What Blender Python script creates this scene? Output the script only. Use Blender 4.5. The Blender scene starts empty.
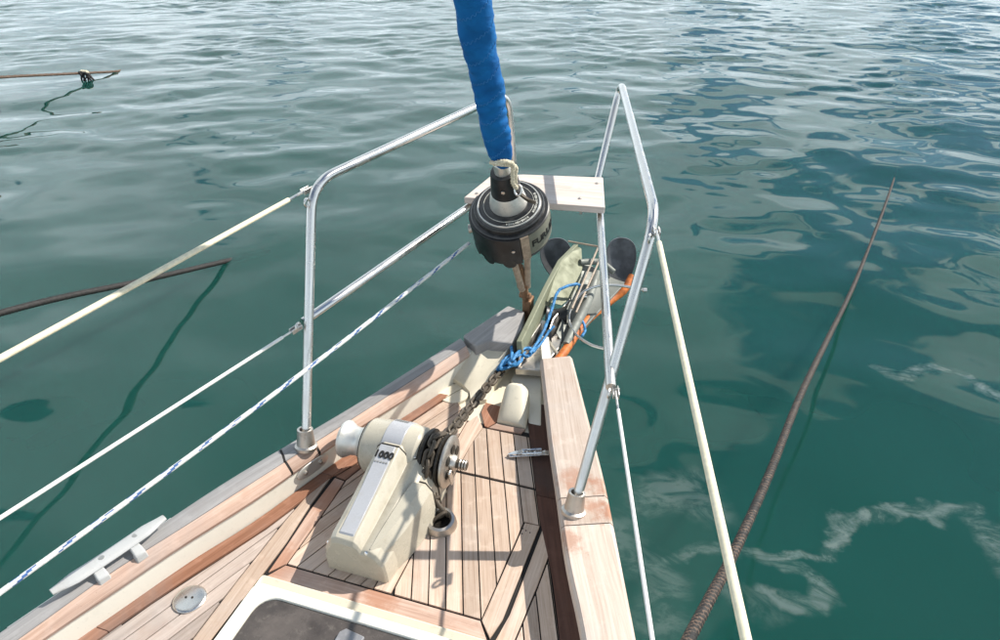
import bpy, bmesh, math, random
import numpy as np
from mathutils import Vector, Matrix

random.seed(7)
SC = bpy.context.scene
COL = SC.collection
R = math.radians

# ------------------------------------------------------------------ camera
cam_data = bpy.data.cameras.new('camera')
cam_data.sensor_width = 36.0
cam_data.lens = 36.0 * 0.7015
cam_data.clip_start = 0.02
cam_data.clip_end = 8000.0
cam = bpy.data.objects.new('camera', cam_data)
COL.objects.link(cam)
cam.location = (0.556, 0.376, 1.354)
_r = Vector((0.9520, 0.3060, -0.0050)).normalized()
_f = Vector((-0.2640, 0.8090, -0.5250)).normalized()
_u = _r.cross(_f).normalized()
_r = _f.cross(_u)
cam.rotation_euler = Matrix((_r, _u, -_f)).transposed().to_euler()
SC.camera = cam

# ------------------------------------------------------------------ sun, sky, exposure
SUN = Vector((0.56, 0.535, 0.72)).normalized()          # towards the sun: high, off the starboard bow
sl = bpy.data.lights.new('sun', 'SUN')
sl.energy = 5.0
sl.angle = R(0.55)
sl.color = (1.0, 0.945, 0.86)
so = bpy.data.objects.new('sun', sl)
COL.objects.link(so)
so.rotation_euler = SUN.to_track_quat('Z', 'Y').to_euler()
so.location = (6, 6, 9)

W = bpy.data.worlds.new('World')
SC.world = W
W.use_nodes = True
wt = W.node_tree
wt.nodes.clear()
def wn(t, **kw):
    n = wt.nodes.new(t)
    for k, v in kw.items():
        setattr(n, k, v)
    return n
sky = wn('ShaderNodeTexSky', sky_type='NISHITA', sun_disc=False)
sky.sun_elevation = math.asin(SUN.z)
sky.sun_rotation = math.atan2(SUN.x, SUN.y)
sky.air_density = 1.0
sky.dust_density = 0.15
sky.ozone_density = 3.5
tc = wn('ShaderNodeTexCoord')
sep = wn('ShaderNodeSeparateXYZ')
wt.links.new(tc.outputs['Generated'], sep.inputs[0])
def wmath(op, a, b=None, clamp=False):
    n = wn('ShaderNodeMath', operation=op, use_clamp=clamp)
    for i, v in enumerate((a, b)):
        if v is None: continue
        if isinstance(v, (int, float)): n.inputs[i].default_value = v
        else: wt.links.new(v, n.inputs[i])
    return n.outputs[0]
zz = wmath('MAXIMUM', sep.outputs[2], 0.0)
den = wmath('ADD', zz, 0.22)
cmb = wn('ShaderNodeCombineXYZ')
wt.links.new(wmath('DIVIDE', sep.outputs[0], den), cmb.inputs[0])
wt.links.new(wmath('DIVIDE', sep.outputs[1], den), cmb.inputs[1])
cn = wn('ShaderNodeTexNoise', noise_dimensions='3D')
cn.inputs['Scale'].default_value = 2.7
cn.inputs['Detail'].default_value = 7.0
cn.inputs['Roughness'].default_value = 0.52
cn.inputs['Distortion'].default_value = 0.5
wt.links.new(cmb.outputs[0], cn.inputs['Vector'])
cn2 = wn('ShaderNodeTexNoise')
cn2.inputs['Scale'].default_value = 3.1
cn2.inputs['Detail'].default_value = 6.0
wt.links.new(cmb.outputs[0], cn2.inputs['Vector'])
low = wmath('MULTIPLY', wmath('SUBTRACT', 0.60, zz), 0.15)       # more cloud towards the horizon
msk = wn('ShaderNodeMapRange', interpolation_type='SMOOTHSTEP')
msk.inputs['From Min'].default_value = 0.470
msk.inputs['From Max'].default_value = 0.530
gapd = wn('ShaderNodeVectorMath', operation='DOT_PRODUCT')      # the broad blue opening in the cloud ahead
wt.links.new(tc.outputs['Generated'], gapd.inputs[0])
gapd.inputs[1].default_value = Vector((.36, .78, .52)).normalized()
gap = wn('ShaderNodeMapRange', interpolation_type='SMOOTHSTEP')
gap.inputs['From Min'].default_value = 0.92
gap.inputs['From Max'].default_value = 0.985
gap.inputs['To Max'].default_value = 0.085
wt.links.new(gapd.outputs['Value'], gap.inputs['Value'])
bankd = wn('ShaderNodeVectorMath', operation='DOT_PRODUCT')     # a fuller cloud bank to port
wt.links.new(tc.outputs['Generated'], bankd.inputs[0])
bankd.inputs[1].default_value = Vector((-.66, .60, .46)).normalized()
bank = wn('ShaderNodeMapRange', interpolation_type='SMOOTHSTEP')
bank.inputs['From Min'].default_value = 0.52
bank.inputs['From Max'].default_value = 0.97
bank.inputs['To Max'].default_value = 0.098
wt.links.new(bankd.outputs['Value'], bank.inputs['Value'])
cov = wmath('ADD', wmath('SUBTRACT', cn.outputs['Fac'], gap.outputs[0]), bank.outputs[0])
wt.links.new(wmath('ADD', cov, low), msk.inputs['Value'])
cr = wn('ShaderNodeValToRGB')
cr.color_ramp.elements[0].position = 0.30
cr.color_ramp.elements[0].color = (0.50, 0.60, 0.68, 1)
cr.color_ramp.elements[1].position = 0.68
cr.color_ramp.elements[1].color = (0.98, 1.09, 1.17, 1)
wt.links.new(cn2.outputs['Fac'], cr.inputs['Fac'])
bg_s = wn('ShaderNodeBackground')
bg_s.inputs['Strength'].default_value = 0.082
wt.links.new(sky.outputs[0], bg_s.inputs['Color'])
bg_c = wn('ShaderNodeBackground')
hz = wn('ShaderNodeMapRange', interpolation_type='SMOOTHSTEP')   # cloud stands brighter low over the horizon
hz.inputs['From Min'].default_value = 0.10
hz.inputs['From Max'].default_value = 0.55
hz.inputs['To Min'].default_value = 1.25
hz.inputs['To Max'].default_value = 0.88
wt.links.new(zz, hz.inputs['Value'])
wt.links.new(hz.outputs[0], bg_c.inputs['Strength'])
wt.links.new(cr.outputs['Color'], bg_c.inputs['Color'])
mx = wn('ShaderNodeMixShader')
wt.links.new(msk.outputs[0], mx.inputs[0])
wt.links.new(bg_s.outputs[0], mx.inputs[1])
wt.links.new(bg_c.outputs[0], mx.inputs[2])
wo = wn('ShaderNodeOutputWorld')
wt.links.new(mx.outputs[0], wo.inputs['Surface'])

SC.view_settings.view_transform = 'Standard'
SC.view_settings.look = 'None'
SC.view_settings.exposure = 0.45
SC.view_settings.gamma = 1.0
SC.cycles.max_bounces = 8
SC.cycles.use_denoising = True

# ------------------------------------------------------------------ materials
class Nt:
    """small wrapper round a node tree"""
    def __init__(s, name):
        s.m = bpy.data.materials.new(name)
        s.m.use_nodes = True
        s.t = s.m.node_tree
        s.t.nodes.clear()
        s.out = s.t.nodes.new('ShaderNodeOutputMaterial')
    def n(s, t, ins=None, **kw):
        n = s.t.nodes.new(t)
        for k, v in kw.items(): setattr(n, k, v)
        for k, v in (ins or {}).items(): s.put(n.inputs[k], v)
        return n
    def put(s, sock, v):
        if isinstance(v, bpy.types.NodeSocket): s.t.links.new(v, sock)
        elif isinstance(v, (tuple, list)) and len(v) == 3 and sock.type == 'RGBA': sock.default_value = (*v, 1)
        else: sock.default_value = v
    def noise(s, vec, scale, detail=4, rough=.55, dist=0.0):
        return s.n('ShaderNodeTexNoise', {'Vector': vec, 'Scale': scale, 'Detail': detail, 'Roughness': rough, 'Distortion': dist}).outputs['Fac']
    def ramp(s, fac, stops):
        r = s.n('ShaderNodeValToRGB', {'Fac': fac})
        e = r.color_ramp.elements
        e[0].position, e[0].color = stops[0][0], (*stops[0][1], 1)
        e[1].position, e[1].color = stops[-1][0], (*stops[-1][1], 1)
        for p, c in stops[1:-1]:
            q = e.new(p); q.color = (*c, 1)
        return r.outputs['Color']
    def mapr(s, v, a, b, c=0.0, d=1.0, smooth=True):
        return s.n('ShaderNodeMapRange', {'Value': v, 'From Min': a, 'From Max': b, 'To Min': c, 'To Max': d},
                   interpolation_type='SMOOTHSTEP' if smooth else 'LINEAR').outputs[0]
    def mix(s, f, a, b, mode='MIX'):
        n = s.n('ShaderNodeMix', data_type='RGBA', blend_type=mode)
        s.put(n.inputs[0], f); s.put(n.inputs[6], a); s.put(n.inputs[7], b)
        return n.outputs[2]
    def math(s, op, a, b=0.0, clamp=False):
        n = s.n('ShaderNodeMath', operation=op, use_clamp=clamp)
        s.put(n.inputs[0], a); s.put(n.inputs[1], b)
        return n.outputs[0]
    def obj(s): return s.n('ShaderNodeTexCoord').outputs['Object']
    def geo(s): return s.n('ShaderNodeNewGeometry').outputs['Position']
    def uv(s): return s.n('ShaderNodeTexCoord').outputs['UV']
    def rnd(s): return s.n('ShaderNodeObjectInfo').outputs['Random']
    def mapping(s, vec, sc): return s.n('ShaderNodeMapping', {'Vector': vec, 'Scale': sc}).outputs[0]
    def bump(s, h, strength, dist=.002):
        return s.n('ShaderNodeBump', {'Height': h, 'Strength': strength, 'Distance': dist}).outputs[0]
    def bsdf(s, **k):
        p = s.n('ShaderNodeBsdfPrincipled')
        for a, v in k.items(): s.put(p.inputs[a.replace('_', ' ')], v)
        s.t.links.new(p.outputs[0], s.out.inputs['Surface'])
        return p

def mat_teak(name, dark, mid, pale, stain=(.20, .085, .045), stain_amt=.35, rough=.75, spots=()):
    t = Nt(name)
    uv = t.uv(); pos = t.geo()
    g1 = t.noise(t.mapping(uv, (7, 190, 1)), 1.0, 5, .65, .4)
    g2 = t.noise(t.mapping(uv, (2.2, 55, 1)), 1.0, 3, .5, .8)
    base = t.ramp(t.math('ADD', t.math('MULTIPLY', g1, .55), t.math('MULTIPLY', g2, .45)),
                  [(.30, dark), (.50, mid), (.68, pale)])
    tone = t.mapr(t.rnd(), 0, 1, .74, 1.10, False)
    base = t.mix(1.0, base, t.n('ShaderNodeCombineColor', {0: tone, 1: tone, 2: tone}).outputs[0], 'MULTIPLY')
    blot = t.noise(pos, 7.0, 5, .6)
    base = t.mix(t.math('MULTIPLY', t.mapr(blot, .54, .74), stain_amt), base, stain)
    blot2 = t.noise(pos, 24.0, 5, .65)
    pale_m = t.noise(pos, 21.0, 4, .6)
    base = t.mix(t.math('MULTIPLY', t.mapr(pale_m, .52, .75), .35), base, tuple(min(1, c * 1.12) for c in pale))
    for (sx_, sy_, sz_, r_) in spots:                        # old varnish and rust stains at known places
        d_ = t.n('ShaderNodeVectorMath', {0: pos, 1: (sx_, sy_, sz_)}, operation='DISTANCE').outputs['Value']
        d_ = t.math('ADD', d_, t.math('MULTIPLY', t.math('SUBTRACT', blot2, .5), .15))
        base = t.mix(t.mapr(d_, r_ * .2, r_, .62, 0.0), base, stain)
    film = t.noise(pos, 3.3, 6, .62, .5)
    base = t.mix(t.math('MULTIPLY', t.mapr(film, .46, .70), .38), base, tuple(sum(mid) / 3 * q for q in (.98, .93, .90)))
    speck = t.noise(pos, 330.0, 2, .5)
    base = t.mix(t.math('MULTIPLY', t.mapr(speck, .66, .78), .5), base, tuple(c * .45 for c in dark))
    t.bsdf(Base_Color=base, Roughness=t.mapr(g1, .3, .7, rough - .1, rough + .1),
           Normal=t.bump(t.math('ADD', g1, t.math('MULTIPLY', g2, .7)), .35, .0012), Specular_IOR_Level=.3)
    return t.m

def mat_gel(name, col, dirt=(.30, .26, .18), amt=.35, rough=.38, scale=9.0):
    t = Nt(name)
    pos = t.geo()
    a = t.noise(pos, scale, 6, .6); b = t.noise(pos, scale * 9, 3, .5); c = t.noise(pos, scale * 40, 2, .5)
    base = t.mix(t.math('MULTIPLY', t.mapr(a, .50, .78), amt), col, dirt)
    base = t.mix(t.math('MULTIPLY', t.mapr(b, .60, .75), amt * .5), base, tuple(x * .7 for x in dirt))
    base = t.mix(t.math('MULTIPLY', t.mapr(c, .68, .76), .35), base, tuple(x * .5 for x in dirt))
    t.bsdf(Base_Color=base, Roughness=t.mapr(a, .3, .7, rough - .06, rough + .2), Normal=t.bump(b, .12, .001))
    return t.m

def mat_metal(name, col, rough=.25, dirt=(.10, .07, .05), amt=.2, scale=60., metallic=1.0, bump=.1):
    t = Nt(name)
    pos = t.geo()
    a = t.noise(pos, scale, 5, .65); b = t.noise(pos, scale * 5, 3, .5)
    base = t.mix(t.math('MULTIPLY', t.mapr(a, .55, .72), amt), col, dirt)
    t.bsdf(Base_Color=base, Metallic=metallic, Roughness=t.mapr(a, .35, .7, rough, rough + .22),
           Normal=t.bump(b, bump, .0005))
    return t.m

def mat_flat(name, col, rough=.6, var=.25, scale=60., bump=.2, spec=.4):
    t = Nt(name)
    pos = t.geo()
    a = t.noise(pos, scale, 5, .6); b = t.noise(pos, scale * 4, 3, .5)
    base = t.mix(t.mapr(a, .35, .7), tuple(c * (1 - var) for c in col), tuple(min(1, c * (1 + var)) for c in col))
    t.bsdf(Base_Color=base, Roughness=rough, Normal=t.bump(b, bump, .001), Specular_IOR_Level=spec)
    return t.m

M = {}
M['teak'] = mat_teak('weathered_teak', (.37, .25, .178), (.555, .415, .318), (.68, .545, .445), stain=(.34, .19, .12), stain_amt=.42)
M['teak_red'] = mat_teak('red_brown_teak', (.22, .092, .052), (.33, .155, .092), (.44, .24, .165), stain_amt=.3)
M['teak_grey'] = mat_teak('silvered_teak', (.30, .235, .195), (.425, .345, .295), (.54, .455, .40), stain_amt=.25)
M['teak_shade'] = mat_teak('shaded_red_teak', (.060, .026, .018), (.105, .048, .034), (.15, .075, .055), stain=(.05, .02, .015), stain_amt=.4)  # red-brown waterway teak with the starboard bulwark's shade put into its colour
M['teak_pink'] = mat_teak('pinkish_teak', (.33, .205, .15), (.49, .335, .26), (.61, .455, .375), stain=(.36, .15, .075), stain_amt=.35, spots=((-.285, 1.255, 0, .10), (-.295, 1.50, 0, .09), (-.02, 1.25, 0, .06)))
M['cap_star'] = mat_teak('bleached_cap_teak', (.41, .315, .25), (.555, .45, .375), (.66, .56, .485), stain=(.34, .15, .085), stain_amt=.20, spots=((.335, 1.640, .10, .06), (.410, 1.640, .10, .05), (.36, 1.455, .10, .05), (.43, 1.57, .10, .04), (.40, 1.57, .10, .05)))
M['cap_port'] = mat_teak('greyed_cap_teak', (.205, .195, .19), (.275, .265, .26), (.35, .34, .335), stain=(.24, .2, .18), stain_amt=.3)
M['seat'] = mat_teak('bleached_seat_teak', (.50, .41, .35), (.64, .55, .49), (.74, .66, .61), stain_amt=.08)
M['caulk'] = mat_flat('black_caulking', (.014, .012, .011), .8)
M['gel'] = mat_gel('cream_gelcoat', (.68, .62, .49), amt=.34)
M['gel_pale'] = mat_gel('pale_cream_gelcoat', (.74, .71, .62), amt=.22)
M['hull'] = mat_gel('white_hull_gelcoat', (.72, .71, .67), amt=.2, scale=4)
M['wind'] = mat_gel('cream_windlass_paint', (.46, .42, .335), dirt=(.27, .23, .165), amt=.5, rough=.22, scale=22)
M['wind_top'] = mat_gel('worn_windlass_paint', (.37, .375, .395), dirt=(.31, .30, .26), amt=.4, rough=.22, scale=30)
M['alu'] = mat_metal('dull_aluminium', (.66, .65, .61), .38, (.35, .33, .28), .4, 40, .75)
M['steel'] = mat_metal('stainless_steel', (.66, .64, .61), .17, (.48, .42, .36), .15, 9, 1.0, 0.0)
M['steel_dull'] = mat_metal('tarnished_stainless', (.50, .47, .43), .34, (.22, .15, .10), .40, 40, 1.0, .03)
M['cleat'] = mat_gel('worn_cleat_enamel', (.42, .425, .42), dirt=(.26, .25, .22), amt=.4, scale=20)
M['chrome'] = mat_metal('polished_chrome', (.78, .78, .78), .10, (.3, .3, .3), .15, 50)
M['galv'] = mat_metal('galvanised_chain_steel', (.085, .068, .050), .5, (.04, .025, .014), .6, 140, .4)
M['rust'] = mat_metal('rusty_steel', (.26, .15, .085), .5, (.12, .05, .02), .7, 90, .55)
M['anch'] = mat_metal('galvanised_anchor', (.21, .22, .15), .55, (.12, .12, .07), .6, 25, .25)
M['anch_grey'] = mat_metal('grey_galvanised_anchor', (.20, .21, .19), .55, (.12, .12, .09), .6, 30, .3)
M['palm'] = mat_flat('dark_grey_fluke', (.075, .079, .086), .5, .35, 20)
M['orange'] = mat_flat('orange_paint', (.46, .125, .02), .6, .35, 45)
M['black'] = mat_flat('black_plastic', (.017, .017, .018), .42, .4, 30, .1, .5)
M['black_flange'] = mat_flat('black_anodised_flange', (.022, .021, .020), .38, .5, 60, .1, .6)
M['ringgrey'] = mat_metal('grey_anodised_ring', (.22, .215, .17), .42, (.12, .12, .08), .4, 40, .35)
M['ink'] = mat_flat('black_lettering', (.012, .011, .010), .6, .2)
M['ink_grey'] = mat_flat('grey_lettering', (.22, .22, .21), .6, .2)
M['ink_pale'] = mat_flat('pale_lettering', (.46, .45, .40), .5, .2)
M['tan'] = mat_flat('tan_metal_strap', (.34, .26, .19), .45, .2)
M['dark'] = mat_flat('dark_grease', (.022, .018, .013), .5, .5, 120)
M['cream_rope'] = mat_flat('cream_sheathed_wire', (.70, .64, .47), .55, .10, 90)
M['white_wire'] = mat_flat('white_sheathed_wire', (.74, .73, .70), .5, .08, 90)
M['line_white'] = mat_flat('white_braided_rope', (.66, .67, .65), .8, .18, 300, .5)
M['line_blue'] = mat_flat('blue_rope_fleck', (.06, .13, .32), .8, .3, 300, .5)
M['blue_rope'] = mat_flat('blue_polypropylene_rope', (.035, .20, .44), .6, .4, 160, .5)
M['lash'] = mat_flat('cream_lashing_cord', (.60, .54, .40), .85, .25, 200, .5)
M['moor_dark'] = mat_flat('dark_wet_mooring_rope', (.020, .018, .017), .7, .5, 60, .6)
M['moor_tan'] = mat_flat('tan_mooring_rope', (.105, .070, .050), .8, .4, 50, .5)
M['stitch'] = mat_flat('pale_blue_stitching', (.04, .20, .48), .8, .1)
M['pad_grey'] = mat_flat('grey_plastic', (.22, .22, .23), .5, .15)

def make_cloth():
    t = Nt('blue_sail_cover_cloth')
    pos = t.geo()
    a = t.noise(pos, 14, 4, .6); w = t.noise(pos, 420, 2, .5); cr_ = t.noise(t.mapping(pos, (9, 9, 34)), 1.0, 5, .6, .8)
    base = t.mix(t.mapr(a, .35, .68), (.002, .085, .27), (.004, .125, .36))
    t.bsdf(Base_Color=base, Roughness=.82, Specular_IOR_Level=.2,
           Normal=t.bump(t.math('ADD', cr_, t.math('MULTIPLY', w, .12)), .75, .006))
    return t.m
M['cloth'] = make_cloth()

def make_pane():
    t = Nt('smoked_acrylic')
    pos = t.geo()
    a = t.noise(pos, 9, 6, .65); b = t.noise(pos, 60, 4, .6); c = t.noise(pos, 500, 2, .5)
    base = t.ramp(a, [(.30, (.030, .025, .023)), (.52, (.072, .060, .053)), (.72, (.12, .10, .088))])
    base = t.mix(t.math('MULTIPLY', t.mapr(b, .55, .75), .5), base, (.16, .14, .12))
    base = t.mix(t.math('MULTIPLY', t.mapr(c, .66, .76), .4), base, (.26, .24, .22))
    t.bsdf(Base_Color=base, Roughness=t.mapr(a, .3, .7, .10, .34))
    return t.m
M['pane'] = make_pane()

def make_capdirt():
    return None

# pale streaks mixed into the water colour off the starboard bow: (polyline on the water, half width, strength)
STREAKS = [
    ([(0.9377, 2.5047, -0.9500), (1.1626, 2.7004, -0.9500), (1.3234, 2.8608, -0.9500), (1.5508, 2.9508, -0.9500), (1.8858, 3.0872, -0.9500)], .055, .55),
    ([(0.8801, 2.4864, -0.9500), (1.1012, 2.5154, -0.9500), (1.1606, 2.4401, -0.9500), (1.0912, 2.3289, -0.9500), (0.9295, 2.2866, -0.9500)], .075, .42),
    ([(0.4498, 2.6815, -0.9500), (0.6453, 2.8200, -0.9500), (0.7317, 2.7092, -0.9500)], .20, .26),
    ([(0.3463, 2.5157, -0.9500), (0.5653, 2.2899, -0.9500), (0.5787, 2.0426, -0.9500)], .17, .22),
    ([(0.5727, 2.3888, -0.9500), (0.8218, 2.4836, -0.9500)], .06, .30),
    ([(1.5996, 4.0961, -0.9500), (1.7043, 4.0103, -0.9500), (1.9258, 4.1484, -0.9500), (2.0794, 4.1090, -0.9500), (2.1960, 3.9619, -0.9500)], .075, .55),
    ([(1.6861, 3.0607, -0.9500), (1.6680, 2.9349, -0.9500)], .05, .40),
    ([(1.8590, 2.9666, -0.9500), (1.8812, 2.8253, -0.9500), (1.9187, 2.6957, -0.9500)], .12, .45),
    ([(0.8142, 2.2500, -0.9500), (0.9591, 2.1850, -0.9500)], .10, .20),
]
def make_water():
    t = Nt('sea_water')
    pos = t.geo()
    murk = t.noise(pos, .35, 3, .5)
    teal = t.mix(t.mapr(murk, .3, .7), (.0105, .064, .052), (.0140, .075, .062))
    w1 = t.n('ShaderNodeTexNoise', {'Vector': pos, 'Scale': 1.7, 'Detail': 6.0, 'Roughness': .58}).outputs['Color']
    off = t.n('ShaderNodeVectorMath', {0: t.n('ShaderNodeVectorMath', {0: w1, 1: (.5, .5, .5)}, operation='SUBTRACT').outputs[0], 1: (.48, .48, 0)}, operation='MULTIPLY').outputs[0]
    pw = t.n('ShaderNodeVectorMath', {0: pos, 1: off}, operation='ADD').outputs[0]
    pw = t.n('ShaderNodeVectorMath', {0: pw, 1: (1, 1, 0)}, operation='MULTIPLY').outputs[0]
    streak = 0.0
    for pts, wd, op in STREAKS:
        best = None
        for a, b in zip(pts[:-1], pts[1:]):
            a = Vector((a[0], a[1], 0)); b = Vector((b[0], b[1], 0)); ba = b - a
            pa = t.n('ShaderNodeVectorMath', {0: pw, 1: tuple(a)}, operation='SUBTRACT').outputs[0]
            hh = t.math('DIVIDE', t.n('ShaderNodeVectorMath', {0: pa, 1: tuple(ba)}, operation='DOT_PRODUCT').outputs['Value'], ba.length_squared, True)
            sc_ = t.n('ShaderNodeVectorMath', {0: tuple(ba)}, operation='SCALE'); t.put(sc_.inputs['Scale'], hh)
            dd = t.n('ShaderNodeVectorMath', {0: pa, 1: sc_.outputs[0]}, operation='DISTANCE').outputs['Value']
            best = dd if best is None else t.math('MINIMUM', best, dd)
        streak = t.math('MAXIMUM', streak, t.mapr(best, wd * .12, wd * .78, op * .68, 0.0))
    fine = t.mapr(t.noise(t.mapping(pos, (.8, 1.3, 1)), 5.0, 8, .70, 1.2), .40, .62)
    streak = t.math('MULTIPLY', streak, t.math('ADD', .12, t.math('MULTIPLY', fine, .9)), True)
    col = t.mix(streak, teal, (.42, .47, .45))
    sss = t.n('ShaderNodeSubsurfaceScattering', {'Color': col, 'Scale': .55, 'Radius': (.5, 1.0, 1.0)}, falloff='BURLEY')
    tr = t.n('ShaderNodeBsdfTransparent', {'Color': (.45, .78, .74)})
    body = t.n('ShaderNodeMixShader', {0: .34})
    t.put(body.inputs[1], sss.outputs[0]); t.put(body.inputs[2], tr.outputs[0])
    gl = t.n('ShaderNodeBsdfGlossy', {'Color': (1, 1, 1), 'Roughness': .012})
    fr = t.n('ShaderNodeFresnel', {'IOR': 1.333}).outputs[0]
    mxs = t.n('ShaderNodeMixShader', {0: fr})
    t.put(mxs.inputs[1], body.outputs[0]); t.put(mxs.inputs[2], gl.outputs[0])
    t.t.links.new(mxs.outputs[0], t.out.inputs['Surface'])
    return t.m
M['water'] = make_water()
M['deep'] = mat_flat('murky_deep_water', (.011, .064, .053), 1.0, .06, .4, 0, 0)

# ------------------------------------------------------------------ mesh helpers
class MB:
    def __init__(s):
        s.v = []; s.f = []; s.mi = []; s.uv = []          # uv per face-corner
    def add(s, verts, faces, mi=0, uvs=None):
        o = len(s.v)
        s.v += [tuple(p) for p in verts]
        for k, f in enumerate(faces):
            s.f.append([i + o for i in f]); s.mi.append(mi if not isinstance(mi, list) else mi[k])
            s.uv.append([uvs[i] for i in f] if uvs else [(0.0, 0.0)] * len(f))
        return s
    def box(s, c, d, rot=None, mi=0):
        x, y, z = d[0] / 2, d[1] / 2, d[2] / 2
        P = [Vector((a * x, b * y, e * z)) for a in (-1, 1) for b in (-1, 1) for e in (-1, 1)]
        if rot is not None: P = [rot @ p for p in P]
        P = [p + Vector(c) for p in P]
        return s.add(P, [(0, 1, 3, 2), (4, 6, 7, 5), (0, 4, 5, 1), (2, 3, 7, 6), (0, 2, 6, 4), (1, 5, 7, 3)], mi)
    def prism(s, poly, z0, z1, mi=0, uvdir=None):
        """poly in xy (ccw or cw), z0/z1 floats"""
        a = sum(poly[i][0] * poly[(i + 1) % len(poly)][1] - poly[(i + 1) % len(poly)][0] * poly[i][1] for i in range(len(poly)))
        if a < 0: poly = poly[::-1]
        n = len(poly)
        V = [(p[0], p[1], z0) for p in poly] + [(p[0], p[1], z1) for p in poly]
        F = [tuple(range(n - 1, -1, -1)), tuple(range(n, 2 * n))] + [(i, (i + 1) % n, n + (i + 1) % n, n + i) for i in range(n)]
        uvs = None
        if uvdir:
            d = Vector(uvdir).normalized(); q = Vector((-d.y, d.x)); o = random.random() * 9
            uvs = [(Vector(v[:2]).dot(d) + o, Vector(v[:2]).dot(q) + v[2] + o * .37) for v in V]
        return s.add(V, F, mi, uvs)
    def loft(s, rings, mi=0, caps=True, closed=True, uv=False):
        n = len(rings[0]); V = [tuple(p) for r in rings for p in r]
        F = []
        for i in range(len(rings) - 1):
            for j in range(n if closed else n - 1):
                k = (j + 1) % n
                F.append((i * n + j, i * n + k, (i + 1) * n + k, (i + 1) * n + j))
        if caps and closed:
            F.append(tuple(range(n - 1, -1, -1))); F.append(tuple((len(rings) - 1) * n + j for j in range(n)))
        uvs = None
        if uv:
            uvs = []; o = random.random() * 9; u = 0
            for i, r in enumerate(rings):
                if i: u += (Vector(r[0]) - Vector(rings[i - 1][0])).length
                v = 0
                for j in range(n):
                    if j: v += (Vector(r[j]) - Vector(r[j - 1])).length
                    uvs.append((u + o, v + o * .37))
        return s.add(V, F, mi, uvs)
    def tube(s, pts, r, n=12, mi=0, twist=None, caps=True):
        """pts list of 3-vectors; r number or list; twist=(lobes, depth, turns per metre)"""
        P = [Vector(p) for p in pts]
        rad = r if isinstance(r, (list, tuple)) else [r] * len(P)
        T = []
        for i in range(len(P)):
            a = P[max(0, i - 1)]; b = P[min(len(P) - 1, i + 1)]
            T.append((b - a).normalized())
        up = Vector((0, 0, 1)) if abs(T[0].z) < .9 else Vector((0, 1, 0))
        nrm = (up - T[0] * up.dot(T[0])).normalized()
        rings = []; L = 0
        for i in range(len(P)):
            if i:
                L += (P[i] - P[i - 1]).length
                nrm = (nrm - T[i] * nrm.dot(T[i])).normalized()
            bn = T[i].cross(nrm)
            ring = []
            for j in range(n):
                th = 2 * math.pi * j / n
                q = rad[i]
                if twist: q = rad[i] * (1 - twist[1] + twist[1] * abs(math.cos(twist[0] * .5 * (th - 2 * math.pi * twist[2] * L))) * 1.6)
                ring.append(P[i] + (nrm * math.cos(th) + bn * math.sin(th)) * q)
            rings.append(ring)
        return s.loft(rings, mi, caps)
    def lathe(s, prof, o, ax, n=32, mi=0, a0=0.0, a1=2 * math.pi, e1=None):
        """prof: (distance along axis, radius)"""
        ax = Vector(ax).normalized(); o = Vector(o)
        e1 = Vector(e1) if e1 is not None else (Vector((1, 0, 0)) if abs(ax.x) < .9 else Vector((0, 1, 0)))
        e1 = (e1 - ax * e1.dot(ax)).normalized(); e2 = ax.cross(e1)
        full = abs(a1 - a0 - 2 * math.pi) < 1e-6
        m = n if full else n + 1
        V = []
        for (h, r) in prof:
            for j in range(m):
                th = a0 + (a1 - a0) * j / n
                V.append(o + ax * h + (e1 * math.cos(th) + e2 * math.sin(th)) * r)
        F = []
        k = len(prof)
        for i in range(k - 1):
            for j in range(n):
                b = (j + 1) % m
                F.append((i * m + j, i * m + b, (i + 1) * m + b, (i + 1) * m + j))
        if full:
            if prof[0][1] > 1e-6: F.append(tuple(range(m - 1, -1, -1)))
            if prof[-1][1] > 1e-6: F.append(tuple((k - 1) * m + j for j in range(m)))
        else:
            F.append(tuple(i * m for i in range(k))); F.append(tuple(i * m + n for i in range(k - 1, -1, -1)))
        return s.add(V, F, mi)
    def build(s, name, mats, parent=None, smooth=40, bevel=0, sub=0, seg=2):
        me = bpy.data.meshes.new(name)
        me.from_pydata(s.v, [], s.f)
        if not isinstance(mats, (list, tuple)): mats = [mats]
        for m in mats: me.materials.append(M[m])
        me.polygons.foreach_set('material_index', s.mi)
        if any(any(c != (0.0, 0.0) for c in u) for u in s.uv):
            ul = me.uv_layers.new(name='UVMap')
            ul.data.foreach_set('uv', [x for u in s.uv for c in u for x in c])
        bm = bmesh.new(); bm.from_mesh(me)
        bmesh.ops.recalc_face_normals(bm, faces=bm.faces)
        bm.to_mesh(me); bm.free()
        if smooth:
            me.polygons.foreach_set('use_smooth', [True] * len(me.polygons))
            try: me.set_sharp_from_angle(angle=R(smooth))
            except Exception: pass
        me.update()
        o = bpy.data.objects.new(name, me)
        COL.objects.link(o)
        if parent is not None: o.parent = parent; o.matrix_parent_inverse = parent_inv(parent)
        if sub:
            md = o.modifiers.new('sub', 'SUBSURF'); md.levels = sub; md.render_levels = sub
        if bevel:
            md = o.modifiers.new('bev', 'BEVEL'); md.width = bevel; md.segments = seg; md.limit_method = 'ANGLE'; md.angle_limit = R(35)
            md.harden_normals = False
        return o

def parent_inv(p):
    m = Matrix.Translation(p.location)
    q = p.parent
    while q is not None:
        m = Matrix.Translation(q.location) @ q.matrix_parent_inverse @ m if False else m
        q = q.parent
    return m.inverted() if p.type == 'EMPTY' else Matrix.Identity(4)

def tag(o, label=None, cat=None, group=None, kind=None):
    if label: o['label'] = label
    if cat: o['category'] = cat
    if group: o['group'] = group
    if kind: o['kind'] = kind
    return o

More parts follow.
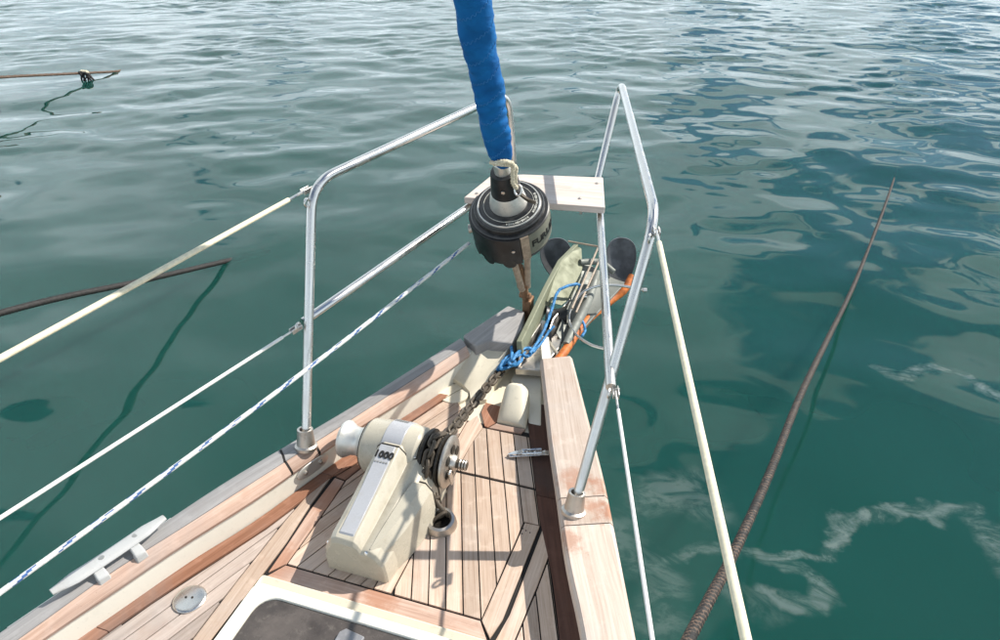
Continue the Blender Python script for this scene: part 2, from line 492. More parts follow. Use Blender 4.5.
def thing(name, loc, label, cat, group=None):
    o = bpy.data.objects.new(name, None)
    o.empty_display_size = .1
    o.location = loc
    COL.objects.link(o)
    return tag(o, label, cat, group)

def curve(pts, n=12):
    """Catmull-Rom through pts, n samples per span"""
    P = [Vector(p) for p in pts]
    P = [P[0] * 2 - P[1]] + P + [P[-1] * 2 - P[-2]]
    out = []
    for i in range(1, len(P) - 2):
        for k in range(n):
            t = k / n
            a, b, c, d = P[i - 1], P[i], P[i + 1], P[i + 2]
            out.append(.5 * ((2 * b) + (c - a) * t + (2 * a - 5 * b + 4 * c - d) * t * t + (3 * b - a - 3 * c + d) * t ** 3))
    out.append(P[-2].copy())
    return out

def rounded(pts, rad, n=6):
    """polyline with rounded corners"""
    P = [Vector(p) for p in pts]
    rads = rad if isinstance(rad, (list, tuple)) else [rad] * len(P)
    out = [P[0]]
    for i in range(1, len(P) - 1):
        a = (P[i - 1] - P[i]); b = (P[i + 1] - P[i])
        r = min(rads[i], a.length * .48, b.length * .48)
        p0 = P[i] + a.normalized() * r; p1 = P[i] + b.normalized() * r
        for k in range(n + 1):
            t = k / n
            out.append(p0 * (1 - t) ** 2 + P[i] * 2 * t * (1 - t) + p1 * t * t)
    out.append(P[-1])
    return out

def clip(poly, a, b, c):
    """keep the part of a convex polygon where a*x + b*y <= c"""
    out = []
    n = len(poly)
    for i in range(n):
        p, q = poly[i], poly[(i + 1) % n]
        dp = a * p[0] + b * p[1] - c; dq = a * q[0] + b * q[1] - c
        if dp <= 0: out.append(p)
        if (dp < 0 < dq) or (dq < 0 < dp):
            t = dp / (dp - dq)
            out.append((p[0] + (q[0] - p[0]) * t, p[1] + (q[1] - p[1]) * t))
    return out

def area(p):
    return abs(sum(p[i][0] * p[(i + 1) % len(p)][1] - p[(i + 1) % len(p)][0] * p[i][1] for i in range(len(p)))) / 2 if len(p) > 2 else 0

def inset_x(poly, g):
    cx = sum(p[0] for p in poly) / len(poly); cy = sum(p[1] for p in poly) / len(poly)
    return [(p[0] + (cx - p[0]) * g, p[1] + (cy - p[1]) * g) for p in poly]

# ------------------------------------------------------------------ water
WZ = -0.95
def waves(X, Y):
    rng = np.random.default_rng(11)
    dist = np.sqrt((X - .4) ** 2 + (Y - 1.0) ** 2)
    big = .55 + .45 * np.clip((dist - 2) / 9, 0, 1)
    small = .10 + .90 * np.clip((dist - 3.0) / 9, 0, 1)
    mid = .58 + .42 * np.clip((dist - 2.0) / 9, 0, 1)
    patch = np.zeros_like(X)
    for k in range(7):
        a = rng.uniform(0, 6.28); L = rng.uniform(2.5, 7)
        patch += np.sin((X * math.cos(a) + Y * math.sin(a)) * 6.283 / L + rng.uniform(0, 6.28))
    patch = np.clip(.75 + .22 * patch, .25, 1.35)
    h = np.zeros_like(X)
    N = 110
    for k in range(N):
        L = math.exp(rng.uniform(math.log(.22), math.log(2.8)))
        main = R(108) + rng.normal(0, R(46))                 # most crests lie across the view
        kx, ky = math.cos(main) * 6.283 / L, math.sin(main) * 6.283 / L
        slope = .0106 * (.70 if L > 1.2 else 1.05)
        a = slope * L / 6.283
        ph = kx * X + ky * Y + rng.uniform(0, 6.28)
        w = (big if L > 1.1 else mid * (.5 + .5 * patch) if L > .5 else small * patch)
        h += a * w * (np.sin(ph) + .18 * np.sin(2 * ph + 1.2))
    return h

def grid_mesh(name, xs, ys, z, mat, hfun=None):
    X, Y = np.meshgrid(xs, ys)
    Z = np.full_like(X, z)
    if hfun is not None: Z = Z + hfun(X, Y)
    nx, ny = len(xs), len(ys)
    co = np.stack([X.ravel(), Y.ravel(), Z.ravel()], 1).astype(np.float32)
    i = np.arange(nx - 1)[None, :] + np.arange(ny - 1)[:, None] * nx
    q = np.stack([i, i + 1, i + 1 + nx, i + nx], -1).reshape(-1, 4).astype(np.int32)
    me = bpy.data.meshes.new(name)
    me.vertices.add(len(co)); me.vertices.foreach_set('co', co.ravel())
    me.loops.add(q.size); me.loops.foreach_set('vertex_index', q.ravel())
    me.polygons.add(len(q)); me.polygons.foreach_set('loop_start', np.arange(0, q.size, 4, dtype=np.int32))
    me.polygons.foreach_set('loop_total', np.full(len(q), 4, dtype=np.int32))
    me.polygons.foreach_set('use_smooth', [True] * len(q))
    me.materials.append(M[mat])
    me.update(calc_edges=True); me.validate()
    o = bpy.data.objects.new(name, me)
    COL.objects.link(o)
    return o

def axis_pts(lo, hi, step, far):
    a = np.arange(lo, hi + 1e-6, step)
    out = []; d = step
    while True:
        d *= 1.35
        nxt = (out[-1] if out else 0) + d
        out.append(nxt)
        if nxt > far: break
    out = np.array(out)
    return np.concatenate([(lo - out)[::-1], a, hi + out])
wx = axis_pts(-20, 11, .05, 3500); wy = axis_pts(-2.5, 25, .05, 3500)
def sea_h(X, Y):
    fade = np.clip(1 - (np.maximum(np.maximum(-20 - X, X - 11), np.maximum(-2.5 - Y, Y - 25)) / 6), 0, 1)
    return waves(X, Y) * fade
tag(grid_mesh('water', wx, wy, WZ, 'water', sea_h), 'calm teal sea with soft ripples and cloud reflections', None, None, 'structure')
tag(grid_mesh('deep_water', np.linspace(-3600, 3600, 5), np.linspace(-3600, 3600, 5), WZ - .42, 'deep'),
    'murky green depth under the sea surface', None, None, 'structure')

# ------------------------------------------------------------------ the boat
boat = thing('sailing_boat', (0, 0, 0), 'bow of a sailing boat with weathered teak deck, cream bulwarks and wooden rail caps', 'sailing boat')

def poly_fn(pts):
    ys = np.array([p[1] for p in pts]); xs = np.array([p[0] for p in pts])
    o = np.argsort(ys)
    ys, xs = ys[o], xs[o]
    def f(y):
        if y < ys[0]: return float(xs[0] + (y - ys[0]) * (xs[1] - xs[0]) / (ys[1] - ys[0]) * .85)
        if y > ys[-1]: return float(xs[-1])
        w = .06
        q = [np.interp(min(max(y + d, ys[0]), ys[-1]), ys, xs) for d in (-w, -w / 2, 0, w / 2, w)]
        if y - w < ys[0] or y + w > ys[-1]: return float(np.interp(y, ys, xs))
        return float(sum(q) / 5)
    return f
P_out = poly_fn([(-.800, .45), (-.655, .924), (-.497, 1.379), (-.324, 1.769), (-.185, 2.123), (-.150, 2.216), (-.076, 2.404)])
P_top = poly_fn([(-.765, .45), (-.612, .889), (-.562, 1.066), (-.494, 1.225), (-.425, 1.398), (-.275, 1.769), (-.130, 2.130), (-.110, 2.18), (-.03, 2.36)])
P_wall = poly_fn([(-.745, .45), (-.598, .925), (-.548, 1.05), (-.493, 1.198), (-.418, 1.360), (-.318, 1.644), (-.172, 1.978), (-.115, 2.15), (-.035, 2.33)])
S_out = poly_fn([(.80, .45), (.654, .924), (.547, 1.253), (.407, 1.665), (.338, 1.841), (.205, 2.180)])
S_in = poly_fn([(.70, .45), (.548, .924), (.441, 1.240), (.369, 1.400), (.289, 1.627), (.250, 1.729), (.110, 2.144), (.098, 2.18)])
S_wall = poly_fn([(.72, .45), (.568, .924), (.455, 1.240), (.384, 1.400), (.304, 1.627), (.262, 1.729), (.120, 2.144), (.06, 2.33)])

ys_all = list(np.linspace(-1.0, 2.30, 67))
CAPZ = .10
# deck moulding: cream sheet between the two bulwark walls
mb = MB()
L_ = [(P_wall(y) - .012, y) for y in ys_all]; R_ = [(S_wall(y) + .012, y) for y in ys_all]
V = []; F = []
for a, b in zip(L_, R_):
    for t in (0, .33, .66, 1): V.append((a[0] + (b[0] - a[0]) * t, a[1], -.0075))
for i in range(len(ys_all) - 1):
    for j in range(3): F.append((i * 4 + j, i * 4 + j + 1, i * 4 + 5 + j, i * 4 + 4 + j))
mb.add(V, F)
deck = mb.build('deck', 'gel', boat)

# bulwarks, one each side, butted under the caps
for side, wall in ((-1, P_wall), (1, S_wall)):
    mb = MB(); rings = []
    for y in ys_all:
        x = wall(y); t = .030 * side
        rings.append([(x, y, -.02), (x, y, CAPZ - .030), (x + t, y, CAPZ - .030), (x + t, y, -.02)])
    mb.loft(rings)
    mb.build('bulwark', 'gel_pale', boat)

# hull shell
mb = MB(); rings = []
for y in list(np.linspace(-1.0, 2.30, 45)) + [2.36, 2.405]:
    l = P_out(y) + .010; r = S_out(y) - .010
    if y > 2.18: r = np.interp(y, [2.18, 2.36, 2.405], [.195, .06, .012])
    if y > 2.36: l = np.interp(y, [2.36, 2.405], [P_out(2.36) + .01, -.03])
    c = (l + r) / 2
    ring = []
    for z, k, dy in ((CAPZ - .045, 1.0, 0), (-.20, .90, -.06), (-.55, .72, -.17), (-.95, .50, -.32), (-1.3, .22, -.48)):
        ring.append((c + (l - c) * k, y + dy, z))
    ring2 = []
    for z, k, dy in ((CAPZ - .045, 1.0, 0), (-.20, .90, -.06), (-.55, .72, -.17), (-.95, .50, -.32), (-1.3, .22, -.48)):
        ring2.append((c + (r - c) * k, y + dy, z))
    rings.append(ring + ring2[::-1])
mb.loft(rings, caps=False, closed=False)
mb.add(rings[-1], [tuple(range(10))]); mb.add(rings[0], [tuple(range(10))])
mb.build('hull', 'hull', boat)

# rail caps: separate lengths with dark joints, the port one greyed, crowned and rounded to a pinkish inner edge
def cap_len(side, y0, y1, skew=0.0, ends=(0, 0)):
    n = max(2, int((y1 - y0) / .05) + 1)
    rings = []; rings2 = []
    for k in range(n + 1):
        y = y0 + (y1 - y0) * k / n
        if side < 0:
            o, t, w = P_out(y), P_top(y), P_wall(y)
            sk = .043
            yo, yt, yw = y + sk * .5, y - sk * .35, y - sk * .5     # joints run square to the rail
            o, t, w = P_out(yo), P_top(yt), P_wall(yw)
            rings.append([(o + .002, yo, CAPZ - .055), (o - .004, yo, CAPZ - .030), (o - .002, yo, CAPZ - .008), (o + .006, yo, CAPZ - .002), (o + (t - o) * .6, (yo + yt) / 2, CAPZ + .001),
                          (t - .001, yt, CAPZ - .001), (t - .001, yt, CAPZ - .055)])
            rings2.append([(t + .001, yt, CAPZ - .0015), (t + (w - t) * .55, (yt + yw) / 2, CAPZ - .006), (w + .003, yw, CAPZ - .018), (w + .007, yw, CAPZ - .030),
                           (w + .003, yw, CAPZ - .040), (t + .001, yt, CAPZ - .040)])
        else:
            o, t = S_out(y + .022), S_in(y - .022)
            rings.append([(t, y - .022, CAPZ - .030), (t + .001, y - .022, CAPZ - .008), (t + .008, y - .02, CAPZ), (o - .008, y + .02, CAPZ), (o, y + .022, CAPZ - .010), (o, y + .022, CAPZ - .055)])
    return rings, rings2
J = .0022
for a, b in ((-1.0, .30), (.30, 1.4985), (1.5005, 1.5845), (1.5875, 2.145)):
    r1, r2 = cap_len(-1, a + J, b - J)
    MB().loft(r1, uv=True).build('rail_cap', 'cap_port', boat, 35)
    MB().loft(r2, uv=True).build('rail_moulding', 'teak_pink', boat, 35)
for a, b in ((-1.0, .36), (.36, 1.513), (1.513, 1.594), (1.594, 2.150)):
    r1, _ = cap_len(1, a + J * .6, b - J * .6)
    MB().loft(r1, uv=True).build('rail_cap', 'cap_star', boat, 35)
# dark bedding compound inside the joints
for y in (1.500, 1.586):
    r1, r2 = cap_len(-1, y - .003, y + .003)
    for rr in (r1, r2):
        mb = MB()
        c = [Vector(p) for p in rr[0]]; cc = sum(c, Vector()) / len(c)
        mb.loft([[cc + (Vector(p) - cc) * .94 for p in q] for q in rr])
        mb.build('joint_compound', 'caulk', boat)
for y in (1.513, 1.594):
    r1, _ = cap_len(1, y - .004, y + .004)
    c = [Vector(p) for p in r1[0]]; cc = sum(c, Vector()) / len(c)
    mb = MB()
    mb.loft([[cc + (Vector(p) - cc) * .96 for p in q] for q in r1])
    mb.build('joint_compound', 'caulk', boat)
# breasthook piece at the stem, port side
bow_poly = [(-0.1592, 2.1749, 0.1000), (-0.0987, 2.1321, 0.1000), (-0.0713, 2.1712, 0.1000), (0.0081, 2.1778, 0.1000), (0.0184, 2.2690, 0.1000), (-0.0075, 2.3824, 0.1000), (-0.0759, 2.4039, 0.1000)]
mb = MB().prism([p[:2] for p in bow_poly], CAPZ - .075, CAPZ + .004, uvdir=(.3, 1))
mb.build('stem_cap', 'cap_port', boat, 35, bevel=.006)

# raised cream pad and rounded fairing in the eyes of the deck
pad = [(P_wall(y) + .001, y) for y in (2.05, 2.12, 2.20, 2.29)] + [(-.02, 2.30), (.035, 2.13), (.030, 2.00), (-.018, 1.995), (-.060, 1.968), (-.082, 2.015), (-.118, 2.052)]
pz = lambda y: min(.087, .008 + max(0, y - 2.03) * .56)
ptop = [(P_wall(y) - .002, y, pz(y)) for y in (2.05, 2.10, 2.15, 2.20)] + [(-.060, 2.235, .087), (.010, 2.225, .087), (-.004, 2.17, pz(2.17)), (-.012, 2.09, pz(2.09)), (-.016, 2.03, .008), (-.018, 1.995, .008), (-.060, 1.968, .008), (-.082, 2.015, .008), (-.118, 2.040, pz(2.04))]
pc_ = (-.062, 2.06, pz(2.06))
npad = len(ptop)
MB().add([(p[0], p[1], -.012) for p in ptop] + list(ptop) + [pc_],
         [(k, (k + 1) % npad, npad + (k + 1) % npad, npad + k) for k in range(npad)] + [(npad + k, npad + (k + 1) % npad, 2 * npad) for k in range(npad)]).build('foredeck_pad', 'gel', boat, 50, bevel=.002)
rings = []
for t in np.linspace(0, 1, 9):
    y = 1.908 + .115 * t
    w = .046 * (1 - .12 * t * t)
    h = .012 + .072 * t ** .8 if t < .97 else .070
    cx = .089 - .016 * t
    ring = []
    for a in np.linspace(0, math.pi, 13):
        c_, s_ = math.cos(a), math.sin(a)
        ring.append((cx + w * math.copysign(abs(c_) ** .75, c_), y, -.006 + (h + .006) * s_ ** .62))
    rings.append(ring)
MB().loft(rings).build('anchor_fairing', 'gel', boat, 50, bevel=.004)
# channel floor and starboard cheek for the anchor, cream, forward of the fairing
MB().prism([(.135, 1.93), (.175, 1.93), (.105, 2.20), (.03, 2.28), (.02, 2.12), (.10, 2.03)], -.012, .004).build('anchor_channel', 'gel_pale', boat, 35, bevel=.006)

# ---- teak deck planking
GAP = .0030
TOP = .0
mb_c = MB()
def plank(poly, d, mat='teak', top=TOP, parent=deck):
    if area(poly) < 2.2e-4: return None
    return plank_free(poly, d, mat)
dR = (-.39, 1); dL = (.40, 1)
# locker lid, starboard and port fans either side of the king plank
def strip_nonconvex(slope, xb0, pitch, k0, k1, d, bounds, xlim, mat='teak'):
    """one plank per strip; bounds(y)->x limit sampled so each plank stays a single piece"""
    y0, y1, side = xlim
    for k in range(k0, k1):
        a, b = xb0 + pitch * k, xb0 + pitch * (k + 1)
        lo = []; hi = []
        for y in np.linspace(y0, y1, 90):
            xa = a + slope * (y - 1.27); xc = b + slope * (y - 1.27)
            l, h = bounds(y)
            xa, xc = max(xa, l), min(xc, h)
            if xc - xa > .0024: lo.append((xa, y)); hi.append((xc, y))
        if len(lo) < 2: continue
        poly = simplify(lo + hi[::-1])
        if area(poly) > 1.2e-4: plank_free(poly, d, mat)
def simplify(P):
    ch = True
    while ch and len(P) > 3:
        ch = False
        for i in range(len(P)):
            a, b, c = Vector(P[i - 1]), Vector(P[i]), Vector(P[(i + 1) % len(P)])
            if (c - a).length < 1e-6: continue
            e = (c - a).normalized(); dd = abs(e.x * (b - a).y - e.y * (b - a).x)
            if dd < .0004:
                P = P[:i] + P[i + 1:]; ch = True; break
    return P
def plank_free(poly, d, mat='teak'):
    """non-convex safe: offset every vertex inward along its corner normal"""
    a = sum(poly[i][0] * poly[(i + 1) % len(poly)][1] - poly[(i + 1) % len(poly)][0] * poly[i][1] for i in range(len(poly)))
    P = [Vector(p) for p in (poly if a > 0 else poly[::-1])]
    n = len(P); Q = []
    for i in range(n):
        e1 = (P[i] - P[i - 1]).normalized(); e2 = (P[(i + 1) % n] - P[i]).normalized()
        n1 = Vector((-e1.y, e1.x)); n2 = Vector((-e2.y, e2.x))
        m = n1 + n2
        if m.length < 1e-4: m = n1.copy()
        m = m / max(.35, m.dot(n1))
        Q.append(tuple(P[i] + m * (GAP / 2)))
    MB().prism(Q, -.0068, TOP + random.uniform(-.0006, .0006), uvdir=d).build('plank', mat, deck, 0, bevel=.0007, seg=1)

ww_in_S = poly_fn([(.56, .70), (.392, 1.274), (.320, 1.468), (.274, 1.552), (.216, 1.711), (.136, 1.923), (.10, 2.02)])
creamP = poly_fn([(-.745, .45), (-.598, .969), (-.502, 1.186), (-.421, 1.345), (-.318, 1.644), (-.172, 1.978), (-.12, 2.12)])
ww_in_P = lambda y: creamP(y) + float(np.interp(y, [.9, 1.35, 1.65, 1.9], [.052, .046, .036, .034]))
def lidR_b(y):
    r = np.interp(y, [1.27, 1.465, 1.56], [.217, .225, .229]) if y < 1.562 else ww_in_S(y)
    return (.002, r)
strip_nonconvex(-.39, .0505, .0415, -2, 12, dR, lidR_b, (1.271, 1.678, 1))
strip_nonconvex(-.39, .0505, .0415, -2, 14, dR, lambda y: (.002 + max(0, (y - 1.80)) * .12, ww_in_S(y)), (1.684, 1.874, 1))
# port fan
def lidL_b(y):
    l = np.interp(y, [1.27, 1.48, 1.56, 1.62, 1.70], [-.268, -.266, -.268, -.248, -.21]) if y < 1.70 else ww_in_P(y) + .002
    return (max(l, ww_in_P(y)), -.043)
strip_nonconvex(.40, -.077, .0415, -9, 6, dL, lidL_b, (1.271, 1.678, 1))
strip_nonconvex(.45, -.095, .0400, -12, 6, dL, lambda y: (ww_in_P(y), min(-.043, -.043 - (y - 1.90) * .9 if y > 1.90 else -.043)), (1.684, 1.962, 1))
# king plank
plank([(-.043, 1.271), (.001, 1.271), (.001, 1.678), (-.043, 1.678)], (0, 1))
plank([(-.043, 1.684), (.001, 1.684), (.006, 1.82), (.012, 1.875), (-.022, 1.925), (-.043, 1.88)], (0, 1))
# margin planks of the lid: rear, starboard edge, port edge
plank([(-.297, 1.226), (.247, 1.226), (.216, 1.269), (-.270, 1.269)], (1, 0), 'teak_pink')
plank([(.217, 1.269), (.2495, 1.231), (.262, 1.285), (.2705, 1.5640), (.2300, 1.5625), (.2265, 1.470)], (0, 1))
plank([(-.298, 1.235), (-.269, 1.271), (-.267, 1.480), (-.270, 1.556), (-.303, 1.560), (-.306, 1.440), (-.301, 1.330)], (0, 1), 'teak_pink')
plank([(-.303, 1.562), (-.270, 1.558), (-.250, 1.621), (-.212, 1.700), (-.232, 1.712), (-.262, 1.640)], (.4, 1), 'teak_red')
# planks outside the lid, beside the hatch
plank([(.268, .70), (.306, .70), (.300, 1.24), (.311, 1.392), (.317, 1.553), (.2775, 1.557), (.2705, 1.300), (.2590, 1.229)], (0, 1))
plank([(-.352, .60), (-.318, .60), (-.313, 1.05), (-.306, 1.220), (-.3045, 1.326), (-.312, 1.442), (-.312, 1.558), (-.345, 1.572), (-.338, 1.50), (-.347, 1.382), (-.352, 1.188)], (0, 1))
plank([(-.345, 1.574), (-.305, 1.563), (-.262, 1.647), (-.233, 1.715), (-.262, 1.728), (-.305, 1.66)], (.4, 1), 'teak_red')
# side decks
def side_b_S(y): return (np.interp(y, [.7, 1.24, 1.392, 1.553], [.307, .301, .312, .318]), ww_in_S(y))
strip_nonconvex(-.38, .312, .0385, -1, 9, (-.38, 1), side_b_S, (.72, 1.54, 1))
def side_b_P(y): return (ww_in_P(y) + .0, np.interp(y, [.6, 1.188, 1.382, 1.50], [-.353, -.353, -.348, -.339]))
strip_nonconvex(.38, -.347, .0400, -9, 2, (.38, 1), side_b_P, (.62, 1.52, 1), 'teak_grey')
# waterways: red-brown planks along the bulwarks
def waterway(fa, fb, cuts, mat, ztop):
    for a, b in cuts:
        rr = [(fa(y) , y) for y in np.linspace(a, b, 12)]; ll = [(fb(y), y) for y in np.linspace(a, b, 12)]
        V = rr + ll[::-1]
        MB().prism(V, -.0068, ztop, uvdir=(ll[-1][0] - ll[0][0], b - a)).build('waterway_plank', mat, boat, 0, bevel=.001, seg=1)
waterway(lambda y: creamP(y) + .001, lambda y: ww_in_P(y) - .003, ((.30, .9995), (1.0005, 1.5595), (1.5615, 1.985)), 'teak_red', .003)
waterway(lambda y: ww_in_S(y) + .0005, lambda y: S_wall(y) + .004, ((.45, 1.20), (1.201, 1.66), (1.661, 2.03)), 'teak_shade', .0012)  # same wood as to port, painted darker for the shade under the bulwark
# margin pieces round the fairing
plank([(.026, 1.876), (.128, 1.880), (.136, 1.906), (.044, 1.906)], (1, 0), 'teak_pink')
plank([(.014, 1.880), (.026, 1.878), (.044, 1.908), (.036, 1.985), (-.020, 1.990), (-.018, 1.94)], (0, 1), 'teak_red')
for px_ in ((0.2342, 1.5254, 0.0012), (0.2410, 1.5375, 0.0012), (0.2321, 1.5414, 0.0012), (0.2521, 1.5344, 0.0012)):
    MB().lathe([(-.002, .0016), (.0006, .0016), (.0007, 0)], px_, (0, 0, 1), 8).build('nail_head', 'caulk', boat)
# rounded plate let into the deck by the pad, two halves
c = Vector((-.130, 2.000))
def arc(a0, a1, r=.047, n=10, k=.8):
    return [(c.x + r * math.cos(R(a0 + (a1 - a0) * i / n)), c.y + r * math.sin(R(a0 + (a1 - a0) * i / n)) * 1.0) for i in range(n + 1)]
tilt = 62
MB().prism(arc(tilt, tilt + 180), -.006, .0025, uvdir=(.45, 1)).build('deck_plate', 'gel', boat, 0, bevel=.001)
MB().prism([(x + .0028, y - .0016) for x, y in arc(tilt + 180, tilt + 360)], -.006, .0025, uvdir=(.45, 1)).build('deck_plate', 'gel', boat, 0, bevel=.001)
# black caulking bed under the planks
mb = MB()
yy = np.linspace(.45, 1.895, 24)
LL = [(creamP(y) + .002, y) for y in yy]; RR = [(min(S_wall(y), ww_in_S(y) + .02), y) for y in yy]
V = []; F = []
for a, b in zip(LL, RR):
    V += [(a[0], a[1], -.0042), (b[0], b[1], -.0042)]
for i in range(len(yy) - 1):
    F.append((2 * i, 2 * i + 1, 2 * i + 3, 2 * i + 2))
mb.add(V, F).build('caulking', 'caulk', boat)

# ---- deck hatch: cream coaming, white frame, smoked pane
def rrect(x0, y0, x1, y1, r, n=6, z=0.0):
    out = []
    for cx, cy, a in ((x1 - r, y1 - r, 0), (x0 + r, y1 - r, 90), (x0 + r, y0 + r, 180), (x1 - r, y0 + r, 270)):
        for k in range(n + 1):
            t = R(a + 90 * k / n)
            out.append((cx + r * math.cos(t), cy + r * math.sin(t), z))
    return out
hatch = thing('hatch', (-.03, .9, 0), None, None)
hatch.parent = boat
def ring_solid(o, i, z0, z1, zi=None):
    zi = z1 if zi is None else zi
    A = [[(p[0], p[1], z0) for p in o], [(p[0], p[1], z1) for p in o], [(p[0], p[1], zi) for p in i], [(p[0], p[1], z0) for p in i]]
    mb = MB(); mb.loft(A + [A[0]], caps=False)
    return mb
co = rrect(-.302, .55, .246, 1.2245, .006); ci = rrect(-.291, .565, .236, 1.191, .012)
ring_solid(co, ci, -.012, .008, -.004).build('coaming', 'gel', hatch, 35, bevel=.003)
fo = rrect(-.290, .568, .235, 1.190, .020); fi = rrect(-.258, .60, .208, 1.168, .045)
ring_solid(fo, fi, -.012, .030, .026).build('hatch_frame', 'gel_pale', hatch, 35, bevel=.003)
MB().prism([p[:2] for p in rrect(-.2575, .6015, .2075, 1.1675, .0445)], -.004, .0215).build('hatch_pane', 'pane', hatch, 35, bevel=.002)
MB().prism([(-.050, 1.085), (.000, 1.085), (.006, 1.140), (-.040, 1.146), (-.050, 1.135)], .0217, .030).build('hatch_latch', 'pad_grey', hatch, 35, bevel=.002)

# oval bolted plate on the inside of the port bulwark below the stanchion
mb = MB()
pc = Vector((-.348, 1.540, .045)); pd = Vector((.0, 0, 0))
along = Vector((P_wall(1.60) - P_wall(1.48), .12, 0)).normalized(); nrm_ = Vector((along.y, -along.x, 0))
pc = Vector((P_wall(1.54), 1.540, .043)) + nrm_ * .001
ring0 = []; ring1 = []; ring2 = []
for k in range(28):
    t = 2 * math.pi * k / 28
    q = pc + along * (.052 * math.copysign(abs(math.cos(t)) ** .8, math.cos(t))) + Vector((0, 0, 1)) * (.021 * math.sin(t))
    ring0.append(q); ring1.append(q + nrm_ * .004); ring2.append(pc + (q - pc) * .93 + nrm_ * .0055)
bp = mb.loft([ring0, ring1, ring2]).build('backing_plate', 'alu', boat)
for s_ in (-.026, .026):
    MB().lathe([(0, .0065), (.004, .0065), (.006, .004), (.006, 0.0)], pc + along * s_ + nrm_ * .005, nrm_, 12).build('bolt', 'steel_dull', bp)
# metal chafe strip along the outer edge of the port cap, under the cleat
mb = MB(); rings = []
for y in np.linspace(.905, 1.245, 14):
    o = P_out(y) - .004
    rings.append([(o, y, CAPZ - .030), (o - .004, y, CAPZ - .030), (o - .004, y, CAPZ - .012), (o + .004, y, CAPZ - .008), (o + .006, y, CAPZ - .010)])
mb.loft(rings).build('chafe_strip', 'alu', boat)

# ------------------------------------------------------------------ pulpit
pul = thing('pulpit', (0, 1.545, CAPZ), 'split stainless steel pulpit railing on both sides of the bow', 'railing')
TR = .0125
def side_tubes(s, base, top, front, mid, seatf):
    # stanchion, top rail, front leg: one bent tube
    pts = rounded([base, top, front, seatf], [0, .055, .045, 0], 8)
    MB().tube(pts, TR, 14).build('upper_tube', 'steel', pul)
base_L = (-0.3699, 1.5569, 0.1150); top_L = (-0.4179, 1.8367, 0.7200); mid_L = (-0.4061, 1.6830, 0.4000)
base_R = (0.3558, 1.5502, 0.1150); top_R = (0.4364, 1.8820, 0.7200); mid_R = (0.4015, 1.6469, 0.4000)
front_R = (0.1832, 2.8899, 0.7750); front_L = (-0.1513, 2.6445, 0.7750)
seat_R = (0.1587, 2.7029, 0.4900); seat_L = (-0.1383, 2.6751, 0.4900)
mr_R = (0.2200, 2.4282, 0.4750); mr_L = (-0.1974, 2.3590, 0.4750)
for base, top, front, seat_, mid, mr in ((base_L, top_L, front_L, seat_L, mid_L, mr_L), (base_R, top_R, front_R, seat_R, mid_R, mr_R)):
    MB().tube(rounded([base, top, front, seat_], [0, .075, .075, 0], 8), TR, 14).build('upper_tube', 'steel', pul)
    MB().tube(rounded([mid, mr, (seat_[0], seat_[1] - .01, .474), (seat_[0], seat_[1], .49)], [0, .03, .02, 0], 5), TR * .96, 14).build('middle_tube', 'steel', pul)
    ax = (Vector(top) - Vector(base)).normalized()
    b = Vector((base[0], base[1], CAPZ)) - Vector((ax.x, ax.y, 0)) * .01
    sk = MB().lathe([(-.006, .030), (.002, .030), (.006, .024), (.044, .0205), (.050, .0205), (.050, .0145), (.04, .0130)], b, (ax.x * .5, ax.y * .5, 1), 20)
    sk.build('stanchion_socket', 'steel_dull', pul, 30)
    for q in (Vector(top) * .94 + Vector(base) * .06, Vector(mid)):
        # eye welded on the after side for a lifeline
        a = q + Vector((0, -.012, 0))
        ring = [a + Vector((0, -.011 + .010 * math.cos(t), .010 * math.sin(t))) for t in np.linspace(0, 2 * math.pi, 13)]
        MB().tube(ring, .003, 8, caps=False).build('lifeline_eye', 'steel', pul)

# ------------------------------------------------------------------ bow seat
seat = thing('bow_bench', (0, 2.5, .49), 'pale bleached wooden plank seat across the front of the pulpit', 'seat')
sp = [(0.1832, 2.6581, 0.5120), (0.2384, 2.4000, 0.5120), (-0.2062, 2.3491, 0.5120), (-0.1877, 2.5547, 0.5120), (-0.0852, 2.6066, 0.5120)]
MB().prism([p[:2] for p in sp], .490, .512, uvdir=(1, .05)).build('seat_board', 'seat', seat, 0, bevel=.003)
for q in ((0.1752, 2.5934, 0.5130), (0.1496, 2.4470, 0.5130), (-0.1771, 2.3913, 0.5130)):
    MB().lathe([(0, .006), (.0015, .006), (.003, .003), (.003, 0.0)], q, (0, 0, 1), 12).build('bolt', 'steel_dull', seat)
MB().lathe([(-.012, .004), (0, .004)], (0.1628, 2.4068, 0.4900), (0, 0, 1), 8).build('bolt', 'steel_dull', seat)

# ------------------------------------------------------------------ roller furler on the forestay
FO = Vector((-.010, 2.416, .109))
FN = Vector((0, -.425, .905)).normalized()
FE1 = Vector((1, 0, 0)); FE2 = FN.cross(FE1)
def fp(s, r=0., a=0.):
    return FO + FN * s + (FE1 * math.cos(R(a)) + FE2 * math.sin(R(a))) * r
fur = thing('roller_furler', tuple(FO), 'black roller furling drum on the forestay at the stem', 'furling drum')
MB().lathe([(.484, .02), (.484, .1155), (.489, .1165), (.492, .113), (.493, .104), (.496, .1035), (.503, .1035), (.507, .101), (.507, .0965), (.511, .0935), (.513, .089), (.512, .084), (.515, .070), (.516, .055), (.516, .02)],
           FO, FN, 64, e1=FE1).build('top_flange', 'black_flange', fur, 30)
MB().lathe([(.5115, .0925), (.5145, .0915), (.5145, .0890), (.5115, .0880)], FO, FN, 64, e1=FE1).build('flange_ring', 'alu', fur)
MB().lathe([(.512, .0745), (.5160, .074), (.5160, .0728), (.512, .072)], FO, FN, 64, e1=FE1).build('flange_ring', 'ink_pale', fur)
